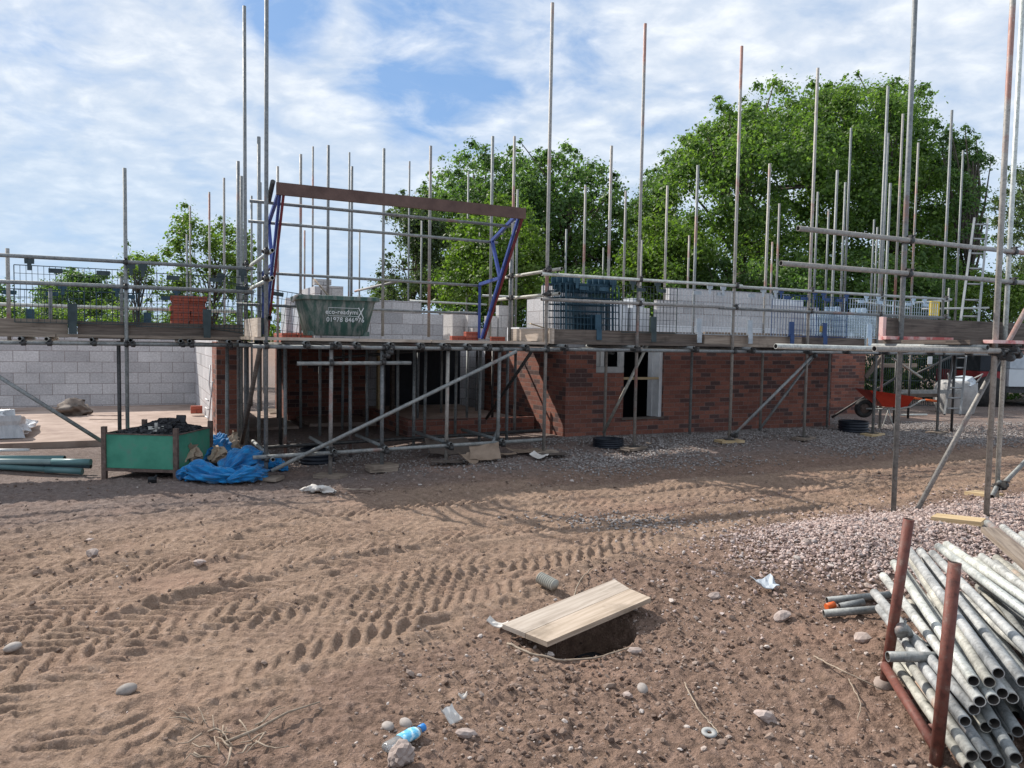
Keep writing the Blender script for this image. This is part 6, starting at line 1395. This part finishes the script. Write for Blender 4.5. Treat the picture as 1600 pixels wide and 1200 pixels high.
tree('cherry_tree', [(1470, 200), (1505, 195), (1530, 215), (1525, 232), (1552, 245), (1550, 262), (1528, 275), (1548, 300), (1535, 330), (1550, 360), (1500, 380), (1470, 300)], 26.0, 1.5, 70, 90, .17, LEAF_DK, 'drooping feathery boughs at the right flank of the wide full tree', seed=13, cr=.45, hang=True, trunk=1510)
tree('poplar_tree', [(1545, 330), (1550, 285), (1560, 262), (1580, 258), (1600, 250), (1660, 240), (1690, 300), (1690, 520), (1540, 520), (1555, 420)], 36.0, 2.5, 170, 120, .16, LEAF_GY, 'grey green tree at the right edge of the photo', seed=14, cr=.7, trunk=1610)
tree('oak_tree', [(690, 475), (690, 420), (705, 390), (715, 340), (735, 322), (770, 300), (800, 310), (835, 330), (850, 370), (840, 420), (840, 470)], 21.0, 1.3, 130, 130, .14, LEAF_YG, 'small yellow green tree behind the raised loading gate', seed=15, cr=.5, trunk=760)
tree('lime_tree', [(690, 480), (640, 430), (648, 380), (640, 330), (665, 280), (678, 255), (690, 232), (708, 240), (722, 218), (740, 212), (760, 228), (775, 232), (790, 220), (815, 245), (830, 300), (830, 480)], 30.0, 2.6, 250, 130, .17, LEAF_DK, 'dark blue green tree crowned with upright tufts, left of the tall middle pole', seed=16, cr=.7, trunk=745)
tree('ash_tree', [(800, 235), (822, 218), (845, 235), (865, 240), (885, 222), (905, 240), (925, 222), (945, 235), (960, 262), (975, 300), (985, 350), (975, 430), (970, 500), (800, 500), (790, 330)], 28.5, 2.6, 290, 130, .17, LEAF_DK, 'mid green tree between the tall middle pole and the broad bright tree', seed=17, cr=.7, trunk=880)
tree('willow_tree', [(570, 470), (578, 430), (600, 400), (610, 370), (595, 345), (612, 310), (640, 295), (660, 290), (690, 330), (700, 400), (695, 480)], 26.0, 1.6, 110, 110, .14, LEAF_GY, 'thin pale green tree at the left flank of the dark blue green one', seed=18, cr=.5, trunk=640, dens=.6)
tree('hawthorn_tree', [(960, 480), (955, 400), (975, 330), (1000, 290), (1020, 245), (1040, 235), (1060, 280), (1060, 480)], 33.0, 1.8, 230, 120, .15, LEAF_DK, 'olive grey tree in the gap left of the broad bright tree', seed=19, cr=.55, trunk=1000)
tree('oak_tree', [(955, 480), (965, 410), (985, 370), (1000, 345), (1040, 330), (1090, 340), (1120, 380), (1130, 480)], 23.0, 1.5, 130, 130, .15, LEAF_YG, 'low fresh green tree in front of the broad bright tree', seed=20, cr=.5, trunk=1030)
tree('birch_tree', [(245, 470), (250, 400), (268, 370), (275, 335), (292, 300), (300, 305), (312, 345), (330, 350), (350, 335), (372, 345), (392, 365), (405, 420), (400, 470)], 20.0, 1.1, 105, 75, .105, LEAF_YG, 'young leafy tree behind the left deck with a single tall tip', seed=21, cr=.36, trunk=330)
tree('sapling', [(185, 440), (170, 392), (200, 378), (205, 362), (232, 360), (238, 395), (255, 410), (245, 450)], 19.0, .7, 34, 40, .10, LEAF_YG, 'sparse sapling with loose twigs, left of the young leafy tree', seed=22, cr=.3, trunk=218)
hg = 'shrubs behind the left deck'
tree('shrub', [(55, 480), (60, 445), (85, 425), (120, 418), (165, 425), (190, 450), (195, 500), (55, 500)], 32.0, 1.6, 120, 110, .14, LEAF_DK, 'round dark bush seen through the left brick guards', 'shrub', .5, seed=23, group=hg)
tree('shrub', [(-60, 500), (-40, 435), (0, 430), (22, 450), (30, 500)], 30.0, 1.2, 60, 90, .14, LEAF_DK, 'dark bush at the left edge behind the scaffold', 'shrub', .5, seed=24, group=hg)
tree('shrub', [(-60, 535), (-30, 470), (60, 462), (130, 470), (200, 465), (260, 470), (330, 462), (390, 468), (440, 480), (440, 535)], 24.0, 1.0, 190, 90, .13, LEAF_YG, 'long low green shrub row below the round dark bush', 'shrub', .42, seed=25, group=hg)
tree('shrub', [(470, 500), (478, 450), (495, 432), (515, 440), (530, 470), (560, 460), (620, 440), (660, 455), (690, 450), (690, 520), (470, 520)], 27.0, 1.0, 110, 90, .13, LEAF_GY, 'grey green bushes showing behind the green tub', 'shrub', .42, seed=26, group=hg)
hg2 = 'undergrowth below the big trees'
tree('shrub', [(690, 560), (690, 450), (760, 430), (860, 425), (960, 420), (960, 560)], 23.5, 1.2, 170, 90, .14, LEAF_DK, 'dark undergrowth below the trees left of the second tall pole', 'shrub', .55, seed=27, group=hg2)
tree('shrub', [(950, 560), (960, 420), (1050, 400), (1200, 400), (1290, 410), (1290, 560)], 22.5, 1.2, 210, 90, .14, LEAF_DK, 'dark undergrowth below the broad bright tree', 'shrub', .55, seed=28, group=hg2)
tree('shrub', [(1280, 640), (1270, 410), (1350, 390), (1450, 400), (1540, 420), (1620, 440), (1660, 440), (1660, 640)], 25.0, 1.2, 330, 100, .15, LEAF_DK, 'dark undergrowth behind the closest scaffold and the lorry', 'shrub', .6, seed=29, group=hg2)
tree('shrub', [(1490, 500), (1500, 440), (1530, 415), (1570, 430), (1620, 430), (1640, 500)], 21.5, .7, 70, 90, .11, LEAF_YG, 'pale grassy bush right of the upper ladder', 'shrub', .4, seed=30, group=hg2)
for _o in C.objects:
    if 'label' in _o and len(_o['label'].split()) > 16: print('LONG', _o.name, _o['label'])
